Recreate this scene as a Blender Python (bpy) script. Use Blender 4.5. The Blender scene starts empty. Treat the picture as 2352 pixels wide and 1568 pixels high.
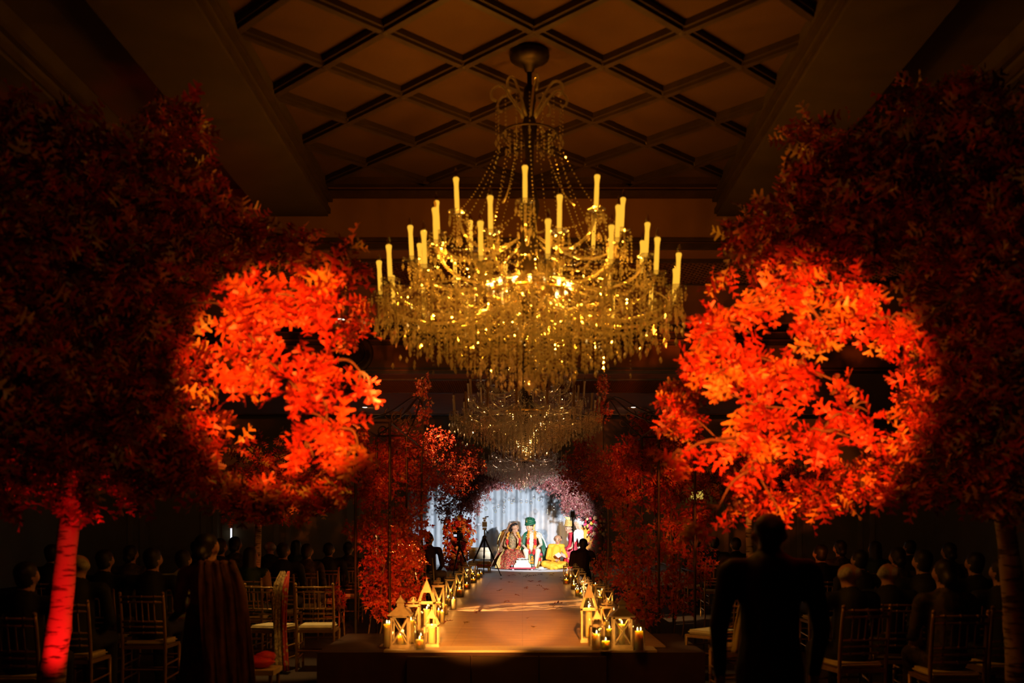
import bpy, bmesh, math, random
import numpy as np
from mathutils import Vector, Matrix, Euler

random.seed(7)
rng = np.random.default_rng(11)
SC = bpy.context.scene
COL = SC.collection
F = 2300.0            # focal length in pixels of the 2352 wide frame
VX, VY = 1200.0, 1210.0   # vanishing point of the aisle in the photograph
ZC = 1.53             # eye height
PLAT = 0.35           # height of the aisle platform and the stage

# ------------------------------------------------------------------ camera
cam_d = bpy.data.cameras.new('camera')
cam = bpy.data.objects.new('camera', cam_d)
COL.objects.link(cam)
cam.location = (0, 0, ZC)
cam.rotation_euler = (math.pi / 2, 0, 0)
cam_d.sensor_width = 36.0
cam_d.lens = F / 2352 * 36.0
cam_d.shift_x = -(VX - 1176) / 2352
cam_d.shift_y = (VY - 784) / 2352
cam_d.clip_end = 200
cam_d.dof.use_dof = True
cam_d.dof.focus_distance = 26.0
cam_d.dof.aperture_fstop = 2.0
SC.camera = cam

# ------------------------------------------------------------------ world, exposure
w = bpy.data.worlds.new('dark_hall')
SC.world = w
w.use_nodes = True
w.node_tree.nodes['Background'].inputs[0].default_value = (1.0, 0.62, 0.35, 1)
w.node_tree.nodes['Background'].inputs[1].default_value = 0.0006
SC.view_settings.view_transform = 'Standard'
SC.view_settings.look = 'None'
SC.view_settings.exposure = 0.0
SC.view_settings.gamma = 1.0
SC.view_settings.use_curve_mapping = False
SC.cycles.max_bounces = 5
SC.cycles.diffuse_bounces = 2
SC.cycles.glossy_bounces = 3
SC.cycles.transmission_bounces = 4
SC.cycles.transparent_max_bounces = 8
SC.cycles.caustics_reflective = False
SC.cycles.caustics_refractive = False
SC.cycles.sample_clamp_indirect = 2.0
SC.cycles.use_light_tree = True
SC.cycles.light_sampling_threshold = 0.01

def P(px, py, d):
    """photo pixel at distance d along the aisle -> point in the hall"""
    return Vector(((px - VX) * d / F, d, ZC - (py - VY) * d / F))

def D(py, z=PLAT):
    """distance of a thing whose foot is seen at row py on the level z"""
    return F * (ZC - z) / (py - VY)

def spot(name, loc, aim, power, color, angle, blend=0.35, radius=0.04, parent=None):
    l = bpy.data.lights.new(name, 'SPOT')
    l.energy = power; l.color = color
    l.spot_size = math.radians(angle); l.spot_blend = blend; l.shadow_soft_size = radius
    o = bpy.data.objects.new(name, l)
    COL.objects.link(o)
    o.location = loc
    o.rotation_euler = (Vector(aim) - Vector(loc)).to_track_quat('-Z', 'Y').to_euler()
    return o

def point(name, loc, power, color, radius=0.02, parent=None):
    l = bpy.data.lights.new(name, 'POINT')
    l.energy = power; l.color = color; l.shadow_soft_size = radius
    o = bpy.data.objects.new(name, l)
    COL.objects.link(o)
    o.location = loc
    if parent: o.parent = parent
    return o

# ------------------------------------------------------------------ stage and event lighting
AMBER = (1.0, 0.50, 0.16)
FIRE = (1.0, 0.12, 0.015)
# unseen spots: most out of frame in front, some within the hall
spot('branch_spot_left', (-0.25, 0.5, 1.98), P(675, 850, 5.3), 3900, (1.0, 0.18, 0.015), 14.8, 0.4)
spot('branch_spot_right', (0.45, 0.5, 1.98), P(1812, 890, 5.5), 4300, (1.0, 0.165, 0.015), 18.3, 0.4)
spot('tree_wash_left', (-0.2, 0.6, 2.7), P(250, 680, 5.6), 40, (1.0, 0.38, 0.11), 34, 0.8)
spot('tree_wash_right', (0.4, 0.6, 2.7), P(2120, 660, 5.6), 40, (1.0, 0.38, 0.11), 34, 0.8)
spot('aisle_spot', (-0.6, 2.2, 3.3), (-0.38, 11.7, PLAT), 11500, (1.0, 0.36, 0.05), 11.5, 0.45)
spot('aisle_spot', (0.7, 2.2, 3.3), (0.25, 11.7, PLAT), 9000, (1.0, 0.34, 0.05), 9.0, 0.5)
spot('lantern_spot', (1.3, 2.2, 3.3), (-1.15, 10.2, .62), 2200, (1.0, 0.34, 0.05), 7.5, 0.6)
spot('chair_spot', (-2.45, 10.3, 4.20), (-2.52, 10.75, .5), 330, (1.0, 0.58, 0.16), 26, 0.6)  # unseen lamp added to light the empty chairs; no lamp housing there
spot('chair_spot', (2.1, 10.2, 4.20), (2.05, 10.15, .5), 120, (1.0, 0.58, 0.16), 18, 0.6)  # second added chair lamp, likewise unseen and without a housing
spot('aisle_spot_far', (-0.2, 2.2, 3.3), (0.0, 18.6, PLAT), 30000, (1.0, 0.32, 0.05), 6.5, 0.8)
spot('leaf_shadow_spot', (-3.0, 12.5, 2.0), (0.1, 14.9, PLAT), 5200, (1.0, 0.50, 0.17), 19, 0.4, 0.010)
spot('vine_spot_left', (0.3, 2.2, 3.2), (-1.62, 12.0, 0.95), 3200, (1.0, 0.13, 0.02), 7.6, 0.7)
spot('vine_spot_right', (-0.3, 2.2, 3.2), (1.75, 12.5, 1.2), 30, (1.0, 0.12, 0.02), 12, 0.6)
spot('trunk_uplight_left', (-2.45, 5.55, 0.12), (-2.85, 6.2, 1.35), 105, (1.0, 0.006, 0.006), 46, 0.5)
# stage key among the arbour foliage; fill spots added at the soffit downlights
spot('stage_key', (1.55, 22.0, 2.1), (-0.15, 29.6, 1.40), 3300, (0.90, 0.94, 1.0), 36, 0.4, 0.05)
spot('stage_fill', (-2.37, 13.1, 4.20), (0.1, 28.8, 1.2), 7000, (1.0, 0.52, 0.20), 10.0, 0.6, 0.05)
spot('pillar_spot', (2.56, 13.1, 4.20), (-1.80, 27.0, 1.2), 5200, (1.0, 0.46, 0.14), 4.6, 0.6, 0.05)
spot('garland_spot', (-2.37, 13.1, 4.18), P(975, 900, 14.6), 18, (1.0, 0.62, 0.25), 13, 0.5)

# ------------------------------------------------------------------ materials
def _mat(name):
    m = bpy.data.materials.new(name); m.use_nodes = True
    nt = m.node_tree
    return m, nt, nt.nodes['Principled BSDF']

def mat(name, col, rough=0.6, metal=0.0, var=0.18, scale=14.0, bump=0.0, spec=0.5, coord='Object'):
    m, nt, b = _mat(name)
    b.inputs['Roughness'].default_value = rough
    b.inputs['Metallic'].default_value = metal
    b.inputs['Specular IOR Level'].default_value = spec
    tc = nt.nodes.new('ShaderNodeTexCoord')
    n = nt.nodes.new('ShaderNodeTexNoise'); n.inputs['Scale'].default_value = scale
    n.inputs['Detail'].default_value = 2.0
    nt.links.new(tc.outputs[coord], n.inputs['Vector'])
    r = nt.nodes.new('ShaderNodeValToRGB')
    r.color_ramp.elements[0].position = 0.3; r.color_ramp.elements[1].position = 0.7
    lo = [c * (1 - var) for c in col]; hi = [min(1, c * (1 + var)) for c in col]
    r.color_ramp.elements[0].color = (*lo, 1); r.color_ramp.elements[1].color = (*hi, 1)
    nt.links.new(n.outputs['Fac'], r.inputs['Fac'])
    nt.links.new(r.outputs['Color'], b.inputs['Base Color'])
    if bump:
        bp = nt.nodes.new('ShaderNodeBump'); bp.inputs['Strength'].default_value = bump
        nt.links.new(n.outputs['Fac'], bp.inputs['Height']); nt.links.new(bp.outputs['Normal'], b.inputs['Normal'])
    return m

def mat_emit(name, col, strength, scale=8.0):
    m = bpy.data.materials.new(name); m.use_nodes = True
    nt = m.node_tree; nt.nodes.clear()
    o = nt.nodes.new('ShaderNodeOutputMaterial'); e = nt.nodes.new('ShaderNodeEmission')
    e.inputs['Color'].default_value = (*col, 1); e.inputs['Strength'].default_value = strength
    nt.links.new(e.outputs[0], o.inputs[0])
    return m

def mat_thin_glass(name, tint=(1, 1, 1), gloss=0.12, rough=0.03):
    m = bpy.data.materials.new(name); m.use_nodes = True
    nt = m.node_tree; nt.nodes.clear()
    o = nt.nodes.new('ShaderNodeOutputMaterial')
    t = nt.nodes.new('ShaderNodeBsdfTransparent'); t.inputs[0].default_value = (*tint, 1)
    g = nt.nodes.new('ShaderNodeBsdfGlossy'); g.inputs['Roughness'].default_value = rough
    lw = nt.nodes.new('ShaderNodeLayerWeight'); lw.inputs[0].default_value = 0.35
    mm = nt.nodes.new('ShaderNodeMath'); mm.operation = 'MULTIPLY_ADD'
    mm.inputs[1].default_value = 0.6; mm.inputs[2].default_value = gloss * 0.4
    nt.links.new(lw.outputs['Facing'], mm.inputs[0])
    mx = nt.nodes.new('ShaderNodeMixShader')
    nt.links.new(mm.outputs[0], mx.inputs[0]); nt.links.new(t.outputs[0], mx.inputs[1]); nt.links.new(g.outputs[0], mx.inputs[2])
    nt.links.new(mx.outputs[0], o.inputs[0])
    return m

def mat_crystal(name, tint=(1, 0.95, 0.86), trans=0.32, diff=0.40):
    m = bpy.data.materials.new(name); m.use_nodes = True
    nt = m.node_tree; nt.nodes.clear()
    o = nt.nodes.new('ShaderNodeOutputMaterial')
    t = nt.nodes.new('ShaderNodeBsdfTransparent'); t.inputs[0].default_value = (0.93, 0.9, 0.84, 1)
    g = nt.nodes.new('ShaderNodeBsdfGlossy'); g.inputs['Roughness'].default_value = 0.07; g.inputs['Color'].default_value = (*tint, 1)
    d = nt.nodes.new('ShaderNodeBsdfTranslucent'); d.inputs['Color'].default_value = (*tint, 1)
    m1 = nt.nodes.new('ShaderNodeMixShader'); m1.inputs[0].default_value = diff
    m2 = nt.nodes.new('ShaderNodeMixShader'); m2.inputs[0].default_value = trans
    nt.links.new(g.outputs[0], m1.inputs[1]); nt.links.new(d.outputs[0], m1.inputs[2])
    nt.links.new(m1.outputs[0], m2.inputs[1]); nt.links.new(t.outputs[0], m2.inputs[2])
    nt.links.new(m2.outputs[0], o.inputs[0])
    return m

def mat_leaf(name, stops, transl=0.35, gloss=0.06):
    m = bpy.data.materials.new(name); m.use_nodes = True
    nt = m.node_tree; nt.nodes.clear()
    o = nt.nodes.new('ShaderNodeOutputMaterial')
    a = nt.nodes.new('ShaderNodeAttribute'); a.attribute_name = 'tint'
    r = nt.nodes.new('ShaderNodeValToRGB')
    els = r.color_ramp.elements
    while len(els) < len(stops): els.new(0.5)
    for e, (p, c) in zip(els, stops): e.position = p; e.color = (*c, 1)
    nt.links.new(a.outputs['Fac'], r.inputs['Fac'])
    d = nt.nodes.new('ShaderNodeBsdfDiffuse'); t = nt.nodes.new('ShaderNodeBsdfTranslucent')
    g = nt.nodes.new('ShaderNodeBsdfGlossy'); g.inputs['Roughness'].default_value = 0.45
    nt.links.new(r.outputs[0], d.inputs[0]); nt.links.new(r.outputs[0], t.inputs[0])
    m1 = nt.nodes.new('ShaderNodeMixShader'); m1.inputs[0].default_value = transl
    m2 = nt.nodes.new('ShaderNodeMixShader'); m2.inputs[0].default_value = gloss
    nt.links.new(d.outputs[0], m1.inputs[1]); nt.links.new(t.outputs[0], m1.inputs[2])
    nt.links.new(m1.outputs[0], m2.inputs[1]); nt.links.new(g.outputs[0], m2.inputs[2])
    nt.links.new(m2.outputs[0], o.inputs[0])
    return m

def mat_pattern(name, cols, scale=30, rough=0.7, metal=0.0, rand=1.0):
    """embroidered cloth: voronoi cells picked from a colour ramp"""
    m, nt, b = _mat(name)
    b.inputs['Roughness'].default_value = rough; b.inputs['Metallic'].default_value = metal
    tc = nt.nodes.new('ShaderNodeTexCoord')
    v = nt.nodes.new('ShaderNodeTexVoronoi'); v.inputs['Scale'].default_value = scale
    nt.links.new(tc.outputs['Object'], v.inputs['Vector'])
    r = nt.nodes.new('ShaderNodeValToRGB'); r.color_ramp.interpolation = 'CONSTANT'
    els = r.color_ramp.elements
    while len(els) < len(cols): els.new(0.5)
    for i, (e, c) in enumerate(zip(els, cols)): e.position = i / len(cols); e.color = (*c, 1)
    nt.links.new(v.outputs['Color'], r.inputs['Fac'])
    nt.links.new(r.outputs[0], b.inputs['Base Color'])
    return m

def mat_floor():
    """old boards under a glossy clear finish, seen along the aisle"""
    m, nt, b = _mat('aisle_boards')
    tc = nt.nodes.new('ShaderNodeTexCoord')
    mp = nt.nodes.new('ShaderNodeMapping'); mp.inputs['Scale'].default_value = (1.2, 5.0, 1)
    n = nt.nodes.new('ShaderNodeTexNoise'); n.inputs['Scale'].default_value = 2.2; n.inputs['Detail'].default_value = 4
    nt.links.new(tc.outputs['Object'], mp.inputs['Vector']); nt.links.new(mp.outputs[0], n.inputs['Vector'])
    r = nt.nodes.new('ShaderNodeValToRGB')
    r.color_ramp.elements[0].position = 0.32; r.color_ramp.elements[0].color = (0.40, 0.25, 0.14, 1)
    r.color_ramp.elements[1].position = 0.68; r.color_ramp.elements[1].color = (0.54, 0.36, 0.21, 1)
    nt.links.new(n.outputs['Fac'], r.inputs['Fac']); nt.links.new(r.outputs[0], b.inputs['Base Color'])
    b.inputs['Roughness'].default_value = 0.40
    b.inputs['Specular IOR Level'].default_value = 0.22
    bp = nt.nodes.new('ShaderNodeBump'); bp.inputs['Strength'].default_value = 0.05; bp.inputs['Distance'].default_value = 0.05
    nt.links.new(n.outputs['Fac'], bp.inputs['Height']); nt.links.new(bp.outputs[0], b.inputs['Normal'])
    return m

def mat_bark(name, pale, dark):
    m, nt, b = _mat(name)
    tc = nt.nodes.new('ShaderNodeTexCoord')
    mp = nt.nodes.new('ShaderNodeMapping'); mp.inputs['Scale'].default_value = (3, 3, 16)
    n = nt.nodes.new('ShaderNodeTexNoise'); n.inputs['Scale'].default_value = 3; n.inputs['Detail'].default_value = 3
    nt.links.new(tc.outputs['Object'], mp.inputs['Vector']); nt.links.new(mp.outputs[0], n.inputs['Vector'])
    r = nt.nodes.new('ShaderNodeValToRGB')
    r.color_ramp.elements[0].position = 0.38; r.color_ramp.elements[0].color = (*dark, 1)
    r.color_ramp.elements[1].position = 0.48; r.color_ramp.elements[1].color = (*pale, 1)
    nt.links.new(n.outputs['Fac'], r.inputs['Fac']); nt.links.new(r.outputs[0], b.inputs['Base Color'])
    b.inputs['Roughness'].default_value = 0.85
    bp = nt.nodes.new('ShaderNodeBump'); bp.inputs['Strength'].default_value = 0.5
    nt.links.new(n.outputs['Fac'], bp.inputs['Height']); nt.links.new(bp.outputs[0], b.inputs['Normal'])
    return m

def mat_wax():
    m, nt, b = _mat('candle_wax')
    tc = nt.nodes.new('ShaderNodeTexCoord'); n = nt.nodes.new('ShaderNodeTexNoise'); n.inputs['Scale'].default_value = 30
    nt.links.new(tc.outputs['Object'], n.inputs['Vector'])
    r = nt.nodes.new('ShaderNodeValToRGB')
    r.color_ramp.elements[0].color = (0.80, 0.62, 0.30, 1); r.color_ramp.elements[1].color = (0.88, 0.72, 0.42, 1)
    nt.links.new(n.outputs['Fac'], r.inputs['Fac']); nt.links.new(r.outputs[0], b.inputs['Base Color'])
    b.inputs['Subsurface Weight'].default_value = 1.0
    b.inputs['Subsurface Radius'].default_value = (1.0, 0.62, 0.14)
    b.inputs['Subsurface Scale'].default_value = 0.09
    b.inputs['Roughness'].default_value = 0.45
    return m

M = {}
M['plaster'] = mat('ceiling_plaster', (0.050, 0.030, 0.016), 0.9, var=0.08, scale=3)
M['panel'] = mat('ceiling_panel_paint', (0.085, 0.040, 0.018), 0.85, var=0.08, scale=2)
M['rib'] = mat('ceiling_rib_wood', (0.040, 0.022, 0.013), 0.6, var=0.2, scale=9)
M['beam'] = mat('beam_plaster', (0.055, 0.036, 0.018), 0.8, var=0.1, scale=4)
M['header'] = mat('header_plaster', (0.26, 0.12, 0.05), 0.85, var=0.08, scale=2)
M['moulding'] = mat('moulding_dark_wood', (0.055, 0.028, 0.014), 0.5, var=0.2, scale=12)
M['grille'] = mat('grille_bronze', (0.16, 0.07, 0.035), 0.5, 0.3, var=0.15)
M['wall'] = mat('wall_olive_paint', (0.36, 0.28, 0.15), 0.85, var=0.08, scale=1.5)
M['pilaster'] = mat('pilaster_paint', (0.42, 0.32, 0.17), 0.7, var=0.08, scale=3)
M['carpet'] = mat('dark_carpet', (0.035, 0.018, 0.013), 0.95, var=0.4, scale=60, bump=0.2)
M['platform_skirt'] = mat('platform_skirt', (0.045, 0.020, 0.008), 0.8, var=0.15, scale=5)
M['skirt_dark'] = mat('platform_dark_cloth', (0.05, 0.018, 0.014), 0.9, var=0.2, scale=6)
M['floor'] = mat_floor()
M['runner'] = mat('runner_cream', (0.56, 0.45, 0.32), 0.5, var=0.08, scale=2.5)
M['stage_white'] = mat('stage_white_top', (0.78, 0.78, 0.80), 0.55, var=0.05, scale=3)
M['curtain'] = mat('white_voile', (0.62, 0.68, 0.74), 0.8, var=0.06, scale=5)
M['gold'] = mat('gilt_metal', (0.72, 0.46, 0.14), 0.32, 0.85, var=0.15)
M['gilt_wood'] = mat('gilt_chair_wood', (0.34, 0.20, 0.06), 0.35, 0.4, var=0.15)
M['cushion'] = mat('ivory_cushion', (0.66, 0.56, 0.34), 0.8, var=0.1)
M['iron'] = mat('wrought_iron', (0.05, 0.035, 0.025), 0.45, 0.7, var=0.25)
M['black'] = mat('black_plastic', (0.008, 0.008, 0.009), 0.5, var=0.2)
M['grey_metal'] = mat('grey_metal', (0.35, 0.34, 0.33), 0.4, 0.7, var=0.1)
M['lantern'] = mat('cream_painted_wood', (0.74, 0.60, 0.38), 0.55, var=0.16, scale=18, bump=0.08)
M['lantern_grey'] = mat('weathered_zinc', (0.22, 0.17, 0.12), 0.6, 0.2, var=0.2, scale=12)
M['wax'] = mat_wax()
M['wick'] = mat('burnt_wick', (0.01, 0.008, 0.006), 0.9)
M['flame'] = mat_emit('candle_flame', (1.0, 0.72, 0.30), 9.0)
M['fairy'] = mat_emit('fairy_bulb_glow', (1.0, 0.72, 0.34), 7.0)
M['glass'] = mat_thin_glass('clear_glass')
M['crystal'] = mat_crystal('amber_lit_crystal')
M['sleeve_lit'] = mat_emit('glowing_candle_sleeve', (1.0, 0.45, 0.032), 1.2)
M['sleeve_off'] = mat('unlit_candle_sleeve', (0.30, 0.20, 0.11), 0.5, var=0.1)
M['bulb_lit'] = mat_emit('ring_bulb_glow', (1.0, 0.68, 0.22), 6.0)
M['bulb_clear'] = mat_thin_glass('clear_flame_bulb', (0.8, 0.6, 0.4), 0.3)
M['downlight'] = mat_emit('downlight_glow', (1.0, 0.93, 0.82), 7.0)
M['sconce'] = mat_emit('sconce_shade_glow', (1.0, 0.62, 0.10), 0.55)
M['slit'] = mat_emit('white_slit_glow', (0.9, 0.92, 1.0), 1.1)
M['bark'] = mat_bark('pale_birch_bark', (0.58, 0.50, 0.42), (0.10, 0.07, 0.05))
M['twig'] = mat('twig_bark', (0.16, 0.09, 0.05), 0.85, var=0.3, scale=20)
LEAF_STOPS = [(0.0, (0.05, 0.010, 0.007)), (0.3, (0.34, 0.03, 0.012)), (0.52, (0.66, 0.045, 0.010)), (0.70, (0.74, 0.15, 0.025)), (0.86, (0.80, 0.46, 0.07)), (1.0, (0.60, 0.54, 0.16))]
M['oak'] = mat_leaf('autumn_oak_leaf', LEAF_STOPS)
M['vine'] = mat_leaf('red_vine_leaf', [(0.0, (0.30, 0.015, 0.01)), (0.4, (0.60, 0.05, 0.015)), (0.75, (0.66, 0.13, 0.025)), (1.0, (0.50, 0.34, 0.10))])
M['archleaf'] = mat_leaf('bronze_pink_leaf', [(0.0, (0.14, 0.03, 0.03)), (0.45, (0.32, 0.08, 0.08)), (0.8, (0.52, 0.22, 0.19)), (1.0, (0.26, 0.20, 0.10))])
M['darkleaf'] = mat_leaf('dark_bronze_leaf', [(0.0, (0.10, 0.018, 0.014)), (0.6, (0.22, 0.045, 0.03)), (1.0, (0.16, 0.11, 0.04))])

# ------------------------------------------------------------------ mesh helpers
class MB:
    """collects shapes and links them as ONE mesh object"""
    def __init__(self): self.v = []; self.f = []
    def add(self, vs, fs):
        o = len(self.v); self.v += [tuple(p) for p in vs]; self.f += [[i + o for i in f] for f in fs]; return self
    def box(self, c, s, rot=None):
        x, y, z = s[0] / 2, s[1] / 2, s[2] / 2
        vs = [Vector((a * x, b * y, d * z)) for d in (-1, 1) for b in (-1, 1) for a in (-1, 1)]
        if rot is not None: vs = [rot @ p for p in vs]
        vs = [p + Vector(c) for p in vs]
        return self.add(vs, [[0, 2, 3, 1], [4, 5, 7, 6], [0, 1, 5, 4], [2, 6, 7, 3], [0, 4, 6, 2], [1, 3, 7, 5]])
    def path(self, pts, rad, n=8, caps=True):
        pts = [Vector(p) for p in pts]
        if not hasattr(rad, '__len__'): rad = [rad] * len(pts)
        rings = []; nrm = None
        for i, p in enumerate(pts):
            t = (pts[min(i + 1, len(pts) - 1)] - pts[max(i - 1, 0)])
            t = t.normalized() if t.length > 1e-9 else Vector((0, 0, 1))
            if nrm is None:
                nrm = t.orthogonal().normalized()
            else:
                nrm = (nrm - t * nrm.dot(t))
                nrm = nrm.normalized() if nrm.length > 1e-6 else t.orthogonal().normalized()
            b = t.cross(nrm)
            rings.append([p + (nrm * math.cos(2 * math.pi * (k + .5) / n) + b * math.sin(2 * math.pi * (k + .5) / n)) * rad[i] for k in range(n)])
        vs = [q for r in rings for q in r]; fs = []
        for i in range(len(rings) - 1):
            for k in range(n):
                fs.append([i * n + k, i * n + (k + 1) % n, (i + 1) * n + (k + 1) % n, (i + 1) * n + k])
        if caps:
            fs.append(list(range(n))[::-1]); fs.append([(len(rings) - 1) * n + k for k in range(n)])
        return self.add(vs, fs)
    def tube(self, a, b, r0, r1=None, n=8): return self.path([a, b], [r0, r0 if r1 is None else r1], n)
    def lathe(self, prof, n=16, c=(0, 0, 0), sq=(1, 1)):
        vs = []; fs = []
        for r, z in prof:
            for k in range(n):
                a = 2 * math.pi * k / n
                vs.append((c[0] + r * math.cos(a) * sq[0], c[1] + r * math.sin(a) * sq[1], c[2] + z))
        for i in range(len(prof) - 1):
            for k in range(n):
                fs.append([i * n + k, i * n + (k + 1) % n, (i + 1) * n + (k + 1) % n, (i + 1) * n + k])
        fs.append(list(range(n))[::-1]); fs.append([(len(prof) - 1) * n + k for k in range(n)])
        return self.add(vs, fs)
    def frustum(self, c, w0, w1, h):
        a, b = w0 / 2, w1 / 2
        vs = [(-a, -a, 0), (a, -a, 0), (a, a, 0), (-a, a, 0), (-b, -b, h), (b, -b, h), (b, b, h), (-b, b, h)]
        vs = [(x + c[0], y + c[1], z + c[2]) for x, y, z in vs]
        return self.add(vs, [[3, 2, 1, 0], [4, 5, 6, 7], [0, 1, 5, 4], [1, 2, 6, 5], [2, 3, 7, 6], [3, 0, 4, 7]])
    def ell(self, c, r, n=10, m=7, jitter=0.0):
        if not hasattr(r, '__len__'): r = (r, r, r)
        vs = [(c[0], c[1], c[2] - r[2])]
        for i in range(1, m):
            ph = -math.pi / 2 + math.pi * i / m
            for k in range(n):
                a = 2 * math.pi * k / n
                j = 1 + random.uniform(-jitter, jitter)
                vs.append((c[0] + r[0] * math.cos(ph) * math.cos(a) * j, c[1] + r[1] * math.cos(ph) * math.sin(a) * j, c[2] + r[2] * math.sin(ph) * j))
        vs.append((c[0], c[1], c[2] + r[2])); L = len(vs) - 1; fs = []
        for k in range(n):
            fs.append([0, 1 + (k + 1) % n, 1 + k]); fs.append([L, L - n + k, L - n + (k + 1) % n])
        for i in range(m - 2):
            for k in range(n):
                fs.append([1 + i * n + k, 1 + i * n + (k + 1) % n, 1 + (i + 1) * n + (k + 1) % n, 1 + (i + 1) * n + k])
        return self.add(vs, fs)
    def octa(self, c, rx, rz):
        x, y, z = c
        vs = [(x, y, z + rz), (x, y, z - rz)] + [(x + rx * math.cos(a), y + rx * math.sin(a), z) for a in (0.3, 1.87, 3.44, 5.01)]
        return self.add(vs, [[0, 2 + k, 2 + (k + 1) % 4] for k in range(4)] + [[1, 2 + (k + 1) % 4, 2 + k] for k in range(4)])
    def torus(self, c, R, r, n=20, m=6, rot=None):
        pts = []
        for k in range(n + 1):
            a = 2 * math.pi * k / n; p = Vector((R * math.cos(a), R * math.sin(a), 0))
            if rot is not None: p = rot @ p
            pts.append(p + Vector(c))
        return self.path(pts, r, m, False)
    def mesh(self, name, smooth=False):
        me = bpy.data.meshes.new(name); me.from_pydata(self.v, [], self.f); me.update()
        if smooth: me.shade_smooth()
        return me
    def build(self, name, m, parent=None, smooth=False, loc=None):
        me = self.mesh(name, smooth); me.materials.append(m)
        return link(name, me, parent, loc)

def link(name, me, parent=None, loc=None, rot=None, scale=None):
    o = bpy.data.objects.new(name, me); COL.objects.link(o)
    if parent is not None: o.parent = parent
    if loc is not None: o.location = loc
    if rot is not None: o.rotation_euler = rot
    if scale is not None: o.scale = scale if hasattr(scale, '__len__') else (scale,) * 3
    return o

def tag(o, label=None, cat=None, group=None, kind=None):
    if label: o['label'] = label
    if cat: o['category'] = cat
    if group: o['group'] = group
    if kind: o['kind'] = kind
    return o

def thing(name, label, cat, loc=(0, 0, 0), rz=0.0, group=None):
    o = bpy.data.objects.new(name, None); COL.objects.link(o)
    o.empty_display_size = 0.1
    o.location = loc; o.rotation_euler = (0, 0, rz)
    return tag(o, label, cat, group)

def copy_tree(o, parent=None):
    c = o.copy(); COL.objects.link(c)
    c.parent = parent
    for ch in KIDS(o): copy_tree(ch, c)
    return c

def KIDS(o): return [x for x in list(o.children)]

def struct(o): o['kind'] = 'structure'; return o

def setmat(me, m):
    me.materials.clear(); me.materials.append(m); return me

# ------------------------------------------------------------------ foliage helpers
def oak_template(w=1.0):
    mid = [(0, -0.18), (0, 0.35), (0, 0.68), (0, 1.0)]
    seg = [[(.03, .08), (.23, .22), (.21, .30), (.045, .30)], [(.05, .42), (.38, .59), (.34, .67), (.055, .61)], [(.06, .74), (.27, .93), (.20, .97), (.04, .87)]]
    V = list(mid); polys = []
    for sgn in (1, -1):
        for i, s in enumerate(seg):
            b = len(V); V += [(x * sgn * w, y) for x, y in s]
            f = [i, b, b + 1, b + 2, b + 3, i + 1]
            polys.append(f if sgn > 0 else f[::-1])
    V = np.array([(x, y, 0.30 * abs(x) - 0.45 * (y - 0.35) ** 2) for x, y in V], float)
    return V, np.array(polys)

def star_template():
    """a small pointed leaf with three lobes"""
    V = [(0, -.15), (.10, .15), (.42, .35), (.14, .5), (0, 1.0), (-.14, .5), (-.42, .35), (-.10, .15)]
    polys = [[0, 1, 2, 3, 4], [0, 4, 5, 6, 7]]
    V = np.array([(x, y, 0.25 * abs(x) - 0.25 * (y - .3) ** 2) for x, y in V], float)
    return V, np.array(polys)

OAK = oak_template(); STAR = star_template(); SLIM = (STAR[0] * np.array([.7, 1, 1]), STAR[1])

def sprigs(centers, per, size, spread=0.03, droop=0.35, size_var=0.35):
    """whorls of leaves: base points, directions, sizes"""
    c = np.repeat(np.asarray(centers, float), per, axis=0); n = len(c)
    ax = np.repeat(rng.normal(size=(len(centers), 3)), per, axis=0)
    d = rng.normal(size=(n, 3)) + 0.5 * ax; d[:, 2] -= droop
    d /= np.linalg.norm(d, axis=1)[:, None] + 1e-9
    base = c + d * spread * rng.uniform(0.4, 1.6, n)[:, None]
    s = size * (1 + size_var * rng.uniform(-1, 1, n))
    sprigs.tint = np.repeat(0.3 + 0.7 * rng.beta(1.1, 1.9, len(centers)), per) + rng.uniform(-.08, .08, n)
    return base, d, s

def frames(d):
    n = len(d); r = rng.normal(size=(n, 3)); r[:, 2] += 0.8; r[:, 1] -= 0.5
    x = np.cross(d, r); x /= np.linalg.norm(x, axis=1)[:, None] + 1e-9
    z = np.cross(x, d)
    return np.stack([x, d, z], axis=2)       # columns

def leaf_cloud(name, base, d, s, tpl, m, parent, tint=None, label=None):
    V, Pl = tpl; n = len(base); k = len(V)
    R = frames(d)
    co = np.einsum('nij,kj->nki', R, V) * s[:, None, None] + base[:, None, :]
    co = co.reshape(-1, 3).astype(np.float32)
    nl = Pl.shape[1]
    li = (Pl[None] + (np.arange(n) * k)[:, None, None]).reshape(-1).astype(np.int32)
    me = bpy.data.meshes.new(name)
    me.vertices.add(len(co)); me.vertices.foreach_set('co', co.ravel())
    me.loops.add(len(li)); me.loops.foreach_set('vertex_index', li)
    npoly = n * len(Pl)
    me.polygons.add(npoly)
    me.polygons.foreach_set('loop_start', (np.arange(npoly) * nl).astype(np.int32))
    me.update(calc_edges=True)
    if tint is None: tint = 0.3 + 0.7 * rng.beta(1.5, 1.8, n)
    at = me.attributes.new('tint', 'FLOAT', 'POINT')
    at.data.foreach_set('value', np.repeat(tint, k).astype(np.float32))
    me.materials.append(m)
    o = link(name, me, parent); o['kind'] = 'stuff'
    return o

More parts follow.
